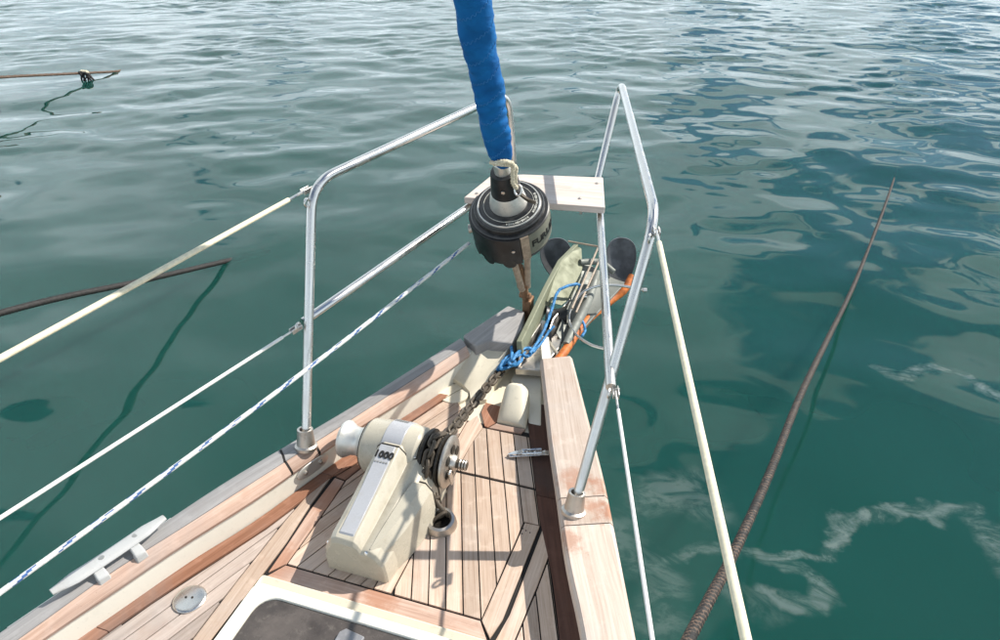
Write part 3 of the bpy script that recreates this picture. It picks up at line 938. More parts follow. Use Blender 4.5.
MB().lathe([(.38, .05), (.385, .112), (.392, .114), (.398, .110), (.398, .05)], FO, FN, 48, e1=FE1).build('bottom_flange', 'black_flange', fur)
MB().lathe([(.398, .075), (.488, .075)], FO, FN, 32, e1=FE1).build('drum_core', 'line_white', fur)
# grey band with engraved lettering on the starboard side, tan strap, black guard on the port side
MB().lathe([(.400, .108), (.400, .1165), (.484, .1165), (.484, .108), (.400, .108)], FO, FN, 30, a0=R(-48), a1=R(60), e1=FE1).build('line_guard', 'ringgrey', fur)
MB().lathe([(.392, .110), (.392, .1205), (.487, .1205), (.487, .110), (.392, .110)], FO, FN, 4, a0=R(-60), a1=R(-48), e1=FE1).build('guard_strap', 'tan', fur)
MB().lathe([(.382, .100), (.382, .122), (.478, .1235), (.486, .121), (.486, .100), (.382, .100)], FO, FN, 34, a0=R(-200), a1=R(-61), e1=FE1).build('line_guard', 'black', fur, 30)
for a in (-175, -140, -112, -80):                   # scalloped lower lip of the guard
    MB().lathe([(-.004, .0), (-.004, .020), (.012, .020), (.012, 0)], fp(.386, .110, a), (fp(.4, 1, a) - fp(.4, 0, a)), 14).build('guard_lug', 'black', fur)
MB().lathe([(0, .005), (.003, .005), (.004, .0)], fp(.445, .125, -72), fp(.4, 1, -72) - fp(.4, 0, -72), 10).build('guard_screw', 'steel', fur)
fl = Vector((-0.1250, 2.1589, 0.4481))
MB().lathe([(-.004, .009), (-.004, .014), (.008, .014), (.008, .009), (-.004, .009)], fp(.43, .124, -160), fp(.4, 1, -160) - fp(.4, 0, -160), 16).build('line_eye', 'steel_dull', fur)
# upper collars
MB().lathe([(.516, .0545), (.524, .0545), (.560, .047), (.566, .044), (.566, .03)], FO, FN, 40, e1=FE1).build('lower_collar', 'alu', fur, 30)
MB().lathe([(.560, .043), (.566, .0445), (.628, .037), (.640, .035), (.642, .02)], FO, FN, 36, e1=FE1).build('black_collar', 'black', fur, 30)
MB().lathe([(.640, .0235), (.672, .0225), (.676, .02), (.676, .01)], FO, FN, 28, e1=FE1).build('upper_collar', 'alu', fur, 30)
MB().lathe([(0, .006), (.003, .0055), (.004, 0)], fp(.600, .041, -80), fp(.4, 1, -80) - fp(.4, 0, -80), 10).build('collar_screw', 'steel', fur)
# toggle: two struts converging on the rusty stem fitting
for a in (-100, 10):
    MB().tube([fp(.40, .042, a), fp(.20, .022, a), fp(.11, .012, a)], [.0105, .011, .012], 12).build('strut', 'tan', fur)
MB().tube([fp(.22), fp(.10), fp(-.01)], [.011, .014, .012], 12).build('forestay_fork', 'rust', fur)
for s_, r_ in ((.12, .022), (.06, .018)):
    MB().lathe([(-.02, .008), (-.018, r_ * .6), (.018, r_ * .6), (.02, .008)], fp(s_), FE1, 14).build('clevis_pin', 'rust', fur)
MB().box(FO + Vector((.004, .0, -.015)), (.030, .05, .09)).build('stem_plate', 'rust', fur, bevel=.004)

# raised letters laid round a cylinder
def text_mesh(txt, size, depth=.0006, bold=0.0):
    cu = bpy.data.curves.new('letter_curve', 'FONT')
    cu.body = txt; cu.size = size; cu.extrude = depth; cu.offset = bold; cu.resolution_u = 2
    cu.align_x = 'CENTER'; cu.align_y = 'CENTER'
    o = bpy.data.objects.new('letter_tmp', cu); COL.objects.link(o)
    dg = bpy.context.evaluated_depsgraph_get(); dg.update()
    me = bpy.data.meshes.new_from_object(o.evaluated_get(dg))
    bpy.data.objects.remove(o); bpy.data.curves.remove(cu)
    return me
def letter(txt, size, mat4, mat, parent, bold=0.0, name='lettering'):
    me = text_mesh(txt, size, bold=bold)
    me.name = name
    me.transform(mat4)
    me.materials.clear(); me.materials.append(M[mat])
    o = bpy.data.objects.new(name, me); COL.objects.link(o)
    o.parent = parent; o.matrix_parent_inverse = parent_inv(parent)
    return o
guard_text = 'FURLEX'
for i, ch in enumerate(guard_text):
    a = -40 + i * 10.0
    rad = (fp(.4, 1, a) - fp(.4, 0, a)).normalized()
    tan = FN.cross(rad)
    letter(ch, .034, Matrix.Translation(fp(.440, .1170, a)) @ Matrix((tan, FN, rad)).transposed().to_4x4(), 'ink', fur, .0010)
for i in range(26):                                   # small pale legend round the flange
    a = -78 + i * 4.6
    if 11 <= i <= 13: continue
    rad = (fp(.4, 1, a) - fp(.4, 0, a)).normalized(); tan = FN.cross(rad)
    MB().box(fp(.5138, .0815, a), (.0030 + .002 * (i % 3), .0055 + .002 * (i % 2), .0012), Matrix((tan, rad, FN)).transposed()).build('legend_mark', 'ink_pale', fur, 0)

# ------------------------------------------------------------------ furled sail in its blue cover
mb = MB(); rings = []
sail = thing('furled_sail', tuple(fp(.68)), 'tightly furled headsail in bright blue cloth above the drum', 'sail')
def sail_r(s, th):
    r = np.interp(s, [.672, .70, .80, 1.3, 2.0, 4.2], [.022, .0305, .0345, .0450, .052, .055])
    w = .0020 * math.sin(th - s * 26) + .0016 * math.sin(2 * th + s * 41 + 1) + .0010 * math.sin(s * 90 + th * 3)
    fold = (.0045 * max(0, math.cos(th - 2.0 - s * 6)) ** 6 + .0013 * math.sin(s * 210 + 2.2 * math.sin(th * 2)) * (.5 + .5 * math.sin(th + s * 17)))
    return r + w + fold
ss = list(np.linspace(.672, 1.6, 190)) + list(np.linspace(1.62, 4.2, 70))
for s_ in ss:
    rings.append([fp(s_, sail_r(s_, 2 * math.pi * k / 40), 360 * k / 40) for k in range(40)])
mb.loft(rings).build('sail_roll', 'cloth', sail, 60)
s0 = .735
while s0 < 1.7:                                        # wavy seam rows spiralling round the roll
    pts = []
    for k in range(97):
        th = 2 * math.pi * k / 96
        s_ = s0 + .022 * math.sin(th + 1.0) + .0028 * (1 if k % 4 < 2 else -1)
        pts.append(fp(s_, sail_r(s_, th) + .0004, math.degrees(th)))
    MB().tube(pts, .0007, 4).build('stitching', 'stitch', sail, 0)
    s0 += .058
# cream cord that ties the tack down to the collar
lash = thing('tack_lashing', tuple(fp(.66, .02, -40)), 'frayed cream cord tying the foot of the blue sail to the drum collar', 'cord')
pts = curve([fp(.702, .036, -100), fp(.712, .040, -60), fp(.690, .043, -25), fp(.660, .043, -30), fp(.630, .046, -38), fp(.606, .050, -30)], 9)
MB().tube(pts, [.0075 - .002 * abs(math.sin(i * 1.3)) for i in range(len(pts))], 8, twist=(3, .2, 40)).build('cord', 'lash', lash)
pts = curve([fp(.700, .034, -120), fp(.706, .041, -75), fp(.676, .044, -15), fp(.648, .045, -22), fp(.622, .046, -28)], 9)
MB().tube(pts, .0055, 8, twist=(3, .2, 40)).build('cord', 'lash', lash)
sh = fp(.602, .054, -30)
MB().tube([sh + Vector((.010 * math.cos(t), .004 * math.sin(t), .014 * math.sin(t))) for t in np.linspace(0, 2 * math.pi, 15)], .003, 8, caps=False).build('shackle', 'steel', lash)
MB().tube(curve([fp(.590, .056, -30), fp(.560, .070, -15), fp(.530, .080, 0)], 6), .0055, 8, twist=(3, .25, 50)).build('lashing_tail', 'galv', lash)

# ------------------------------------------------------------------ windlass
wl = thing('windlass', (-.10, 1.47, 0), 'cream electric anchor windlass with chain wheel bolted to the teak foredeck', 'windlass')
WY, WZ0 = 1.612, .098
AX = Vector((1, 0, 0))
wo_ = Vector((0, WY, WZ0))
# warping head on the port end
MB().lathe([(-.292, .0), (-.292, .040), (-.288, .049), (-.281, .051), (-.274, .047), (-.262, .0395), (-.245, .0375), (-.228, .043), (-.221, .052), (-.217, .054), (-.217, .0)],
           wo_, AX, 40).build('warping_head', 'alu', wl, 35)
# barrel cover
BR = .078
MB().lathe([(-.2145, .0), (-.2145, .064), (-.206, .0715), (-.155, BR - .002), (-.150, BR), (-.098, BR), (-.092, BR - .002), (-.064, BR - .004), (-.054, .066), (-.050, .0)],
           wo_, AX, 48).build('barrel_cover', 'wind', wl, 30)
# flat worn label strip across the top of the barrel
mb = MB(); rings = []
for k in range(14):
    a = R(28 + 122 * k / 13)
    for_r = BR + .0012
    rings.append([(-.151, WY + math.cos(a) * for_r, WZ0 + math.sin(a) * for_r), (-.097, WY + math.cos(a) * for_r, WZ0 + math.sin(a) * for_r),
                  (-.097, WY + math.cos(a) * (BR - .003), WZ0 + math.sin(a) * (BR - .003)), (-.151, WY + math.cos(a) * (BR - .003), WZ0 + math.sin(a) * (BR - .003))])
mb.loft(rings).build('barrel_strip', 'wind_top', wl, 30, bevel=.0015)
# black gasket rings
MB().lathe([(-.2165, .050), (-.2165, .0645), (-.2140, .0645), (-.2140, .05)], wo_, AX, 40).build('gasket', 'dark', wl)
# motor case: cross-sections from the after face forward to the barrel
def case_ring(y, k, h):
    # (x, z) profile, port side to starboard
    pr = [(-.176, .000), (-.178, .030), (-.174, .066), (-.154, .104), (-.141, .112), (-.095, .112), (-.084, .102), (-.076, .088), (-.066, .092), (-.056, .094), (-.038, .084), (-.020, .058), (-.016, .030), (-.014, .000)]
    cx = -.094
    return [(cx + (x - cx) * k[0] + k[1] * max(0, (x - cx)) , y, z * h) for x, z in pr]
rings = [case_ring(1.292, (.90, 0), .86), case_ring(1.298, (.965, 0), .96), case_ring(1.312, (1.0, 0), 1.0), case_ring(1.36, (1.0, .06), 1.07), case_ring(1.43, (1.0, .14), 1.20), case_ring(1.50, (1.0, .22), 1.36), case_ring(1.553, (1.0, .26), 1.50), case_ring(1.60, (1.0, .26), 1.35)]
MB().loft(rings).build('motor_case', 'wind', wl, 18, bevel=.0045, seg=3)
# raised panel along the top of the case
mb = MB(); rings = []
for y, h in ((1.305, .106), (1.312, .1125), (1.36, .1203), (1.43, .1350), (1.50, .1530), (1.550, .1688)):
    k = (y - 1.305) / .245
    xa, xb = -.137 - .008 * k, -.097 - .004 * k
    rings.append([(xa, y, h - .006), (xa + .002, y, h + .0018), (xb - .002, y, h + .0018), (xb, y, h - .006)])
mb.loft(rings).build('case_strip', 'wind_top', wl, 30, bevel=.0012)
# long ridge on the starboard shoulder of the case
mb = MB(); rings = []
for y, x0, x1, h in ((1.293, -.066, -.040, .078), (1.302, -.068, -.034, .094), (1.34, -.064, -.014, .103), (1.38, -.060, -.002, .110), (1.45, -.052, .010, .122), (1.492, -.046, .014, .126), (1.512, -.040, .014, .110)):
    rings.append([(x0, y, .02), (x0, y, h - .016), (x0 + .012, y, h), (x1 - .022, y, h - .001), (x1 - .004, y, h - .024), (x1 + .004, y, .001), (x1 - .01, y, .0005)])
mb.loft(rings).build('case_ridge', 'wind', wl, 18, bevel=.005, seg=3)
# gasket line where barrel cover and case meet
def slab(ring, k, dy):
    c_ = sum((Vector(p) for p in ring), Vector()) / len(ring)
    q = [Vector((c_.x + (p[0] - c_.x) * k, p[1], max(.001, c_.z + (p[2] - c_.z) * k))) for p in ring]
    return [[p + Vector((0, -dy, 0)) for p in q], [p + Vector((0, dy, 0)) for p in q]]
MB().loft(slab(case_ring(1.555, (1.0, .26), 1.50), 1.022, .0017)).build('gasket', 'dark', wl, 25)
y, x0, x1, h = 1.509, -.041, .014, .114
MB().loft(slab([(x0, y, .02), (x0, y, h - .016), (x0 + .012, y, h), (x1 - .022, y, h - .001), (x1 - .004, y, h - .024), (x1 + .004, y, .001), (x1 - .01, y, .0005)], 1.03, .0017)).build('gasket', 'dark', wl, 25)
for q in (Vector((-.166, 1.306, .070)), Vector((-.062, 1.298, .082))):
    MB().lathe([(-.004, .0065), (.002, .0065), (.0045, .004), (.005, 0)], q, (q - Vector((-.1, 1.40, .03))), 12).build('case_screw', 'chrome', wl)
for q, d_ in ((Vector((-.060, 1.588, .158)), Vector((.1, -.5, .9))), (Vector((-.058, 1.560, .140)), Vector((.2, -.8, .6)))):
    MB().lathe([(-.002, .004), (.002, .004), (.003, 0)], q, d_, 10).build('case_screw', 'steel_dull', wl)
# chain wheel, dark greasy pocket wheel between two flanges
MB().lathe([(-.050, .0), (-.050, .070), (-.046, .076), (-.038, .076), (-.035, .068), (-.026, .050), (-.014, .050), (-.006, .064), (-.003, .071), (.002, .071), (.004, .064), (.004, 0)], wo_, AX, 40).build('chain_wheel', 'dark', wl, 30)
cl = MB().lathe([(.006, .0), (.006, .065), (.010, .069), (.015, .069), (.018, .064), (.020, .052), (.020, .0)], wo_, AX, 40).build('clutch_plate', 'steel_dull', wl, 30)
for k in range(6):
    a = R(60 * k + 15)
    MB().lathe([(0, .0125), (.003, .0125), (.0034, .0)], wo_ + Vector((.0195, math.cos(a) * .037, math.sin(a) * .037)), AX, 14).build('clutch_hole', 'dark', cl)
MB().lathe([(.020, .022), (.030, .020), (.034, .016), (.034, 0)], wo_, AX, 24).build('clutch_boss', 'steel_dull', wl)
MB().lathe([(.034, .012), (.060, .012), (.062, .010), (.062, 0)], wo_, AX, 6).build('clutch_nut', 'galv', wl, 20)
for x_ in (.042, .050, .057):
    MB().lathe([(x_, .0135), (x_ + .002, .0145), (x_ + .004, .0135)], wo_, AX, 16).build('nut_thread', 'steel_dull', wl)
MB().box(wo_ + Vector((.030, -.034, -.018)), (.007, .016, .052), Matrix.Rotation(R(14), 3, 'X')).build('clutch_lever', 'steel', wl, bevel=.003)
# chain stripper arm and the ring of the chain pipe
MB().tube(curve([(-.016, 1.545, .055), (.010, 1.520, .050), (.030, 1.512, .034), (.045, 1.515, .012)], 6), .006, 10).build('chain_stripper', 'galv', wl)
MB().lathe([(-.004, .026), (.022, .026), (.026, .029), (.024, .036), (.010, .041), (-.004, .043)], (.032, 1.492, 0), (.05, -.12, 1), 28).build('chain_pipe', 'steel_dull', wl)
MB().lathe([(.0, .0), (.0, .0265)], (.032, 1.492, .006), (.05, -.12, 1), 24).build('pipe_opening', 'dark', wl)
# maker's marks: a bold number on the sloping strip and a faint one on the barrel
sl_ = Vector((0, .05, .0158)).normalized()
letter('1000', .026, Matrix.Translation((-.122, 1.522, .1600 + .0034)) @ Matrix(((1, 0, 0), sl_, Vector((1, 0, 0)).cross(sl_))).transposed().to_4x4(), 'ink', wl, .0011)
for k in range(5):
    MB().box((-.137 + .0075 * k, 1.5035, .1566), (.005, .0035, .0008), Matrix.Rotation(R(12.5), 3, 'X')).build('print_mark', 'ink_grey', wl, 0)
for j in range(2):
    for k in range(6):
        a = R(66 - 7 * j)
        MB().box((-.145 + .0064 * k, WY + math.cos(a) * (BR + .0018), WZ0 + math.sin(a) * (BR + .0018)), (.0045, .0050, .0008), Matrix.Rotation(a - R(90), 3, 'X')).build('print_mark', 'ink_grey', wl, 0)

# ------------------------------------------------------------------ anchor chain
chain = thing('anchor_chain', (.0, 1.75, .05), 'rusty galvanised chain running from the windlass wheel to the blue lashing', 'chain')
def link_mesh():
    mb = MB(); pts = []
    hl, r = .0108, .0100
    for k in range(8): pts.append((hl + r * math.cos(-math.pi / 2 + math.pi * k / 7), r * math.sin(-math.pi / 2 + math.pi * k / 7), 0))
    for k in range(8): pts.append((-hl + r * math.cos(math.pi / 2 + math.pi * k / 7), r * math.sin(math.pi / 2 + math.pi * k / 7), 0))
    rings = []
    n = len(pts)
    for i in range(n):
        p = Vector(pts[i]); t = (Vector(pts[(i + 1) % n]) - Vector(pts[i - 1])).normalized(); q = Vector((0, 0, 1)); b = t.cross(q)
        rings.append([p + (q * math.cos(a) + b * math.sin(a)) * .0050 for a in np.linspace(0, 2 * math.pi, 9)[:-1]])
    mb.loft(rings + [rings[0]], caps=False)
    return mb
cpts = [(-.020, WY - .063, WZ0 - .052), (-.020, WY - .076, WZ0 - .01), (-.020, WY - .062, WZ0 + .040), (-.020, WY - .022, WZ0 + .068), (-.018, WY + .016, WZ0 + .068), (-0.0070, 1.6460, 0.1500), (-0.0108, 1.7475, 0.1180), (-0.0154, 1.8620, 0.0850), (-0.0149, 1.9839, 0.0580), (-0.0080, 2.0802, 0.0450), (0.0031, 2.1293, 0.0450)]
cc = curve(cpts, 24)
acc = 0; lst = [cc[0]]; pitch = .0238
for a, b in zip(cc[:-1], cc[1:]):
    acc += (b - a).length
    if acc >= pitch: lst.append(b); acc = 0
lm = link_mesh().build('chain_link', 'galv', chain)
first = True
for i in range(len(lst) - 1):
    a, b = lst[i], lst[i + 1]
    d_ = (b - a).normalized(); up = Vector((1, 0, 0)); up = (up - d_ * up.dot(d_)).normalized(); s_ = d_.cross(up)
    rot = Matrix((d_, up, s_)).transposed()
    rot = rot @ Matrix.Rotation(R(45 + 90 * (i % 2) + random.uniform(-14, 14)), 3, 'X')
    o = lm if first else lm.copy()
    if not first: COL.objects.link(o); o.parent = chain; o.matrix_parent_inverse = parent_inv(chain)
    first = False
    o.matrix_basis = Matrix.Translation((a + b) / 2) @ rot.to_4x4()
# chain dropping into the pipe
for i in range(4):
    o = lm.copy(); COL.objects.link(o); o.parent = chain; o.matrix_parent_inverse = parent_inv(chain)
    p = Vector((-.012 + .012 * i, 1.528 - .009 * i, .056 - .014 * i))
    o.matrix_basis = Matrix.Translation(p) @ Matrix.Rotation(R(40 + 90 * (i % 2)), 4, 'X') @ Matrix.Rotation(R(50), 4, 'Y')

# ------------------------------------------------------------------ anchor on the bow roller
an = thing('anchor', (0.0290, 2.4446, 0.1200), 'galvanised claw anchor with dark rounded flukes stowed over the bow', 'anchor')
# shank: deep flat bar, narrow inboard and widening to the crown
top_e = [(0.0340, 2.1693, 0.1220), (0.0363, 2.2064, 0.1300), (0.0428, 2.4698, 0.1650), (0.0525, 2.6315, 0.1900), (0.0829, 2.7606, 0.2000)]
bot_e = [(0.0528, 2.1866, 0.0800), (0.0617, 2.2510, 0.0800), (0.0692, 2.4759, 0.0850), (0.0990, 2.6135, 0.0900), (0.1106, 2.7299, 0.1000)]
rings = []
for a, b in zip(top_e, bot_e):
    a, b = Vector(a), Vector(b)
    b = Vector((a.x + .006, a.y - .01, b.z))
    w = Vector((.0085, .003, 0))
    rings.append([a - w, a + w, b + w, b - w])
MB().loft(rings).build('shank', 'anch', an, 25, bevel=.002)
# broad crown plate at the outboard end
cp = [Vector(v) for v in ((0.0499, 2.4330, 0.1300), (0.0477, 2.6213, 0.1860), (0.0748, 2.7125, 0.1960), (0.0990, 2.7600, 0.1900), (0.1217, 2.6841, 0.1500), (0.1320, 2.5799, 0.1050), (0.0922, 2.4853, 0.0920))]
MB().loft([[p + Vector((-.004, .004, 0)) for p in cp], [p + Vector((.008, -.008, 0)) for p in cp]]).build('crown_plate', 'anch', an, 25, bevel=.002)
# rounded flukes
def fluke(c, w, h, tilt, name='fluke'):
    c = Vector(c); d_ = (Vector((.30, -.75, .42))).normalized()
    sx = d_.cross(Vector((0, 0, 1))).normalized() * -1; sy = d_.cross(sx) * -1
    if sy.z < 0: sy = -sy
    m = Matrix.Rotation(R(tilt), 3, d_)
    sx = m @ sx; sy = m @ sy
    rr = []
    for off, k in ((-.016, .80), (-.012, .95), (-.004, 1.0), (.002, .97), (-.002, .80), (-.010, .45), (-.014, .1)):
        rr.append([c + d_ * off + sx * (w * k * math.cos(t)) + sy * (h * k * (math.sin(t) + .12 * math.cos(2 * t))) for t in np.linspace(0, 2 * math.pi, 33)[:-1]])
    return MB().loft(rr).build(name, 'palm', an, 50)
fluke((0.0161, 2.7400, 0.1450), .062, .085, 14)
fluke((0.2503, 2.8158, 0.1350), .060, .096, -6)
# orange painted claw arm under the starboard fluke
op = curve([(0.1438, 2.1882, 0.0350), (0.1620, 2.2626, 0.0450), (0.1890, 2.4679, 0.0450), (0.2511, 2.6316, 0.0550), (0.2886, 2.6849, 0.0750), (0.3059, 2.7470, 0.1050)], 8)
MB().tube(op, [.016 - .004 * abs(i / (len(op) - 1) - .5) for i in range(len(op))], 12).build('claw_arm', 'orange', an)
ap = curve([(0.1913, 2.6557, 0.1500), (0.1865, 2.5119, 0.1100), (0.1711, 2.4117, 0.0750), (0.1604, 2.2963, 0.0550)], 8)
MB().tube(ap, [.012 + .006 * math.sin(math.pi * i / (len(ap) - 1)) for i in range(len(ap))], 12).build('claw_arm', 'anch_grey', an)
# broad curved web of the claw between shank and starboard fluke
rings = []
for (l_, r_) in (((0.1166, 2.7415, 0.1550), (0.2899, 2.7119, 0.0950)), ((0.1253, 2.5746, 0.1150), (0.2417, 2.5752, 0.0720)), ((0.1197, 2.4626, 0.0850), (0.1992, 2.4335, 0.0550)), ((0.1140, 2.3432, 0.0650), (0.1715, 2.3092, 0.0450))):
    l_, r_ = Vector(l_), Vector(r_)
    mid_ = (l_ + r_) / 2 + Vector((0, 0, -.028))
    top = [l_ * (1 - t) ** 2 + mid_ * 2 * t * (1 - t) + r_ * t * t for t in np.linspace(0, 1, 9)]
    rings.append(top + [p + Vector((0, .004, -.010)) for p in top[::-1]])
MB().loft(rings).build('claw_web', 'anch_grey', an, 40, bevel=.002)
ap = curve([(0.1166, 2.6860, 0.1650), (0.1829, 2.7374, 0.1500), (0.2408, 2.7208, 0.1250)], 8)
MB().tube(ap, .012, 10).build('claw_arm', 'anch_grey', an)
# thin rods across the crown
for a, b in (((0.0501, 2.7670, 0.2050), (0.1802, 2.7743, 0.1950)), ((0.1483, 2.4243, 0.1200), (0.1697, 2.7856, 0.2050)), ((0.1667, 2.4056, 0.1180), (0.1938, 2.7409, 0.2000))):
    MB().tube([a, b], .0037, 8).build('trip_rod', 'tan', an)

# bow roller with cheeks and a bent keeper hoop
br = thing('bow_roller', (0.1136, 2.3315, 0.0600), 'stainless bow roller with side cheeks and bent keeper hoop beside the anchor', 'bow roller')
for a, b, c_, d_ in (((0.0449, 2.1236, 0.0500), (0.0563, 2.3630, 0.0500), (0.0585, 2.3512, 0.0900), (0.0396, 2.1628, 0.0850)), ((0.0885, 2.2691, 0.0500), (0.1204, 2.4662, 0.0500), (0.1221, 2.5436, 0.0980), (0.0911, 2.3887, 0.0900))):
    w = Vector((.003, .001, 0)); P4 = [Vector(v) for v in (a, b, c_, d_)]
    MB().loft([[p - w for p in P4], [p + w for p in P4]]).build('cheek', 'steel_dull', br, 20, bevel=.002)
rc = Vector((0.0905, 2.4368, 0.0700))
MB().lathe([(-.036, .0), (-.036, .040), (-.020, .030), (.0, .026), (.020, .030), (.036, .040), (.036, 0)], rc, (.95, .30, 0), 24).build('roller', 'black', br)
MB().lathe([(-.034, .0), (-.034, .030), (.034, .030), (.034, 0)], Vector((0.0676, 2.3216, 0.0450)), (.95, .30, 0), 20).build('roller', 'black', br)
hp = curve([(0.2971, 2.2770, 0.0750), (0.2404, 2.2978, 0.0700), (0.1836, 2.3405, 0.0720), (0.1450, 2.4003, 0.0850), (0.1420, 2.4542, 0.1100), (0.1653, 2.5023, 0.1400), (0.2099, 2.5409, 0.1550), (0.2725, 2.5680, 0.1550), (0.3422, 2.5764, 0.1500), (0.3741, 2.5750, 0.1480)], 8)
MB().tube(hp, .0048, 10).build('keeper_hoop', 'steel', br)
for q in ((0.2971, 2.2770, 0.0750), (0.3741, 2.5750, 0.1480), (0.1767, 2.5019, 0.1300)):
    MB().lathe([(-.006, .0), (-.006, .008), (.006, .008), (.006, 0)], q, (.95, .3, 0), 12).build('hoop_nut', 'steel', br)
MB().prism([p[:2] for p in ((0.0342, 2.1264, 0.0300), (0.1165, 2.1409, 0.0300), (0.1419, 2.2919, 0.0300), (0.1323, 2.4197, 0.0300), (0.0246, 2.4417, 0.0300), (-0.0082, 2.3757, 0.0300))], .020, .046).build('roller_bed', 'steel_dull', br, bevel=.003)

# ------------------------------------------------------------------ blue lashing
bl = thing('blue_lashing', (0.0117, 2.1447, 0.0600), 'bright blue rope knotted to the chain end and led up round the anchor', 'rope')
k1 = curve([(-0.0138, 2.0880, 0.0500), (-0.0069, 2.1184, 0.0620), (0.0048, 2.1451, 0.0700), (0.0311, 2.1361, 0.0620), (0.0154, 2.1112, 0.0560), (-0.0037, 2.0878, 0.0640), (0.0008, 2.1261, 0.0740), (0.0191, 2.1643, 0.0720), (0.0461, 2.1641, 0.0660), (0.0420, 2.1220, 0.0660), (0.0211, 2.1034, 0.0780), (0.0318, 2.1443, 0.0800), (0.0506, 2.1831, 0.0740)], 7)
MB().tube(k1, .0058, 8, twist=(3, .2, 60)).build('knot', 'blue_rope', bl)
k2 = curve([(-0.0093, 2.1049, 0.0550), (0.0155, 2.1217, 0.0800), (0.0353, 2.1662, 0.0780), (0.0614, 2.1688, 0.0700), (0.0725, 2.2005, 0.0750), (0.0516, 2.1906, 0.0850), (0.0356, 2.1538, 0.0900), (0.0282, 2.1124, 0.0850), (0.0131, 2.1618, 0.0880), (0.0007, 2.1912, 0.0900)], 7)
MB().tube(k2, .0054, 8, twist=(3, .2, 60)).build('knot', 'blue_rope', bl)
k3 = curve([(0.0691, 2.1768, 0.0780), (0.0778, 2.2418, 0.0850), (0.0834, 2.3221, 0.1000), (0.0846, 2.3956, 0.1250), (0.0856, 2.4589, 0.1500), (0.1018, 2.4939, 0.1580), (0.1412, 2.5443, 0.1500), (0.1507, 2.5390, 0.1300)], 8)
MB().tube(k3, .0052, 8, twist=(3, .2, 60)).build('lead', 'blue_rope', bl)
k4 = curve([(0.0760, 2.1880, 0.0760), (0.0892, 2.2377, 0.0820), (0.1002, 2.2980, 0.0940), (0.1106, 2.3240, 0.1000)], 8)
MB().tube(k4, .0042, 8, twist=(3, .2, 60)).build('tail', 'blue_rope', bl)
k5 = curve([(0.1717, 2.4224, 0.0850), (0.1908, 2.4179, 0.0750), (0.2054, 2.3851, 0.0650), (0.2022, 2.3527, 0.0600)], 8)
MB().tube(k5, .0046, 8, twist=(3, .2, 60)).build('loop', 'blue_rope', bl)

# ------------------------------------------------------------------ lifelines and furling line
def lifeline(label, a, b, mat, r, rterm, tl):
    a, b = Vector(a), Vector(b)
    d_ = (b - a).normalized()
    far = a + d_ * max(2.4, (b - a).length * 1.25)
    L = (far - a).length
    th = thing('lifeline', tuple(a), label, 'lifeline', 'lifelines along the two sides of the deck')
    sag = lambda t: Vector((0, 0, -.006 * math.sin(math.pi * t)))
    MB().tube([a + d_ * (tl + (L - tl) * t) + sag(t) for t in np.linspace(0, 1, 16)], r, 10).build('sheathed_wire', mat, th)
    MB().tube([a + d_ * .012, a + d_ * tl * .35, a + d_ * tl], [rterm * 1.2, rterm, rterm * .8], 8).build('terminal', 'steel', th)
    q = d_.cross(Vector((0, 0, 1))).normalized()
    for s_ in (-1, 1):
        MB().box(a + d_ * .014 + q * (.006 * s_), (.003, .034, .014), Matrix((q, d_, q.cross(d_))).transposed()).build('toggle_jaw', 'steel', th, bevel=.002)
    MB().lathe([(-.010, 0), (-.010, .004), (.010, .004), (.010, 0)], a + d_ * .004, q, 10).build('clevis_pin', 'steel_dull', th)
lifeline('upper cream lifeline running aft on the port side', (-0.4424, 1.8611, 0.6950), (-0.5440, 1.0409, 0.6900), 'cream_rope', .0062, .0042, .085)
lifeline('lower thin white lifeline running aft on the port side', (-0.4080, 1.6704, 0.3950), (-0.5867, 0.9488, 0.3900), 'white_wire', .0042, .0032, .060)
lifeline('upper cream lifeline running aft on the starboard side', (0.4410, 1.8673, 0.6950), (0.6605, 0.8751, 0.6900), 'cream_rope', .0060, .0042, .070)
lifeline('lower thin white lifeline running aft on the starboard side', (0.4099, 1.6526, 0.3950), (0.5720, 1.0576, 0.3900), 'white_wire', .0038, .0032, .075)

fa, fb = Vector((-0.1250, 2.1673, 0.4443)), Vector((-0.5868, 0.8887, 0.2500))
d_ = (fb - fa); far = fa + d_ * 1.5
pts = []
N = 420
for i in range(N + 1):
    t = i / N * 1.5
    pts.append(fa + d_ * t + Vector((0, 0, -.014 * math.sin(math.pi * min(1, t)))))
mb = MB(); mb.tube(pts, .0056, 12)
nf = len(mb.f)
for k in range(nf):
    i, j = divmod(k, 12)
    if i < N and ((i * 2 + j * 4) % 32 in (0, 1, 2, 3, 4, 5, 6) and (j + i // 16) % 4 != 0): mb.mi[k] = 1
tag(mb.build('furling_line', ['line_white', 'line_blue']), 'white braided furling line with blue flecks led aft from the black drum', 'rope')

# ------------------------------------------------------------------ deck fittings
df = thing('deck_filler', (-0.4218, 1.1204, 0.0000), 'round metal filler cap with two key holes on the port side deck', 'filler cap')
q = Vector((-0.4218, 1.1204, 0.0000)) ; q = Vector((q.x, q.y, 0))
MB().lathe([(-.002, .0365), (.003, .0365), (.0055, .034), (.0062, .032)], q, (0, 0, 1), 36).build('cap_rim', 'steel', df, 30)
MB().lathe([(.003, .0325), (.0068, .0312), (.0078, .026), (.0082, .0)], q, (0, 0, 1), 36).build('cap_lid', 'steel', df, 30)
for s_ in (-1, 1):
    MB().lathe([(0, .0028), (.0012, .0028), (.0013, 0)], q + Vector((.007 * s_, .002 * s_, .0077)), (0, 0, 1), 10).build('key_hole', 'dark', df)

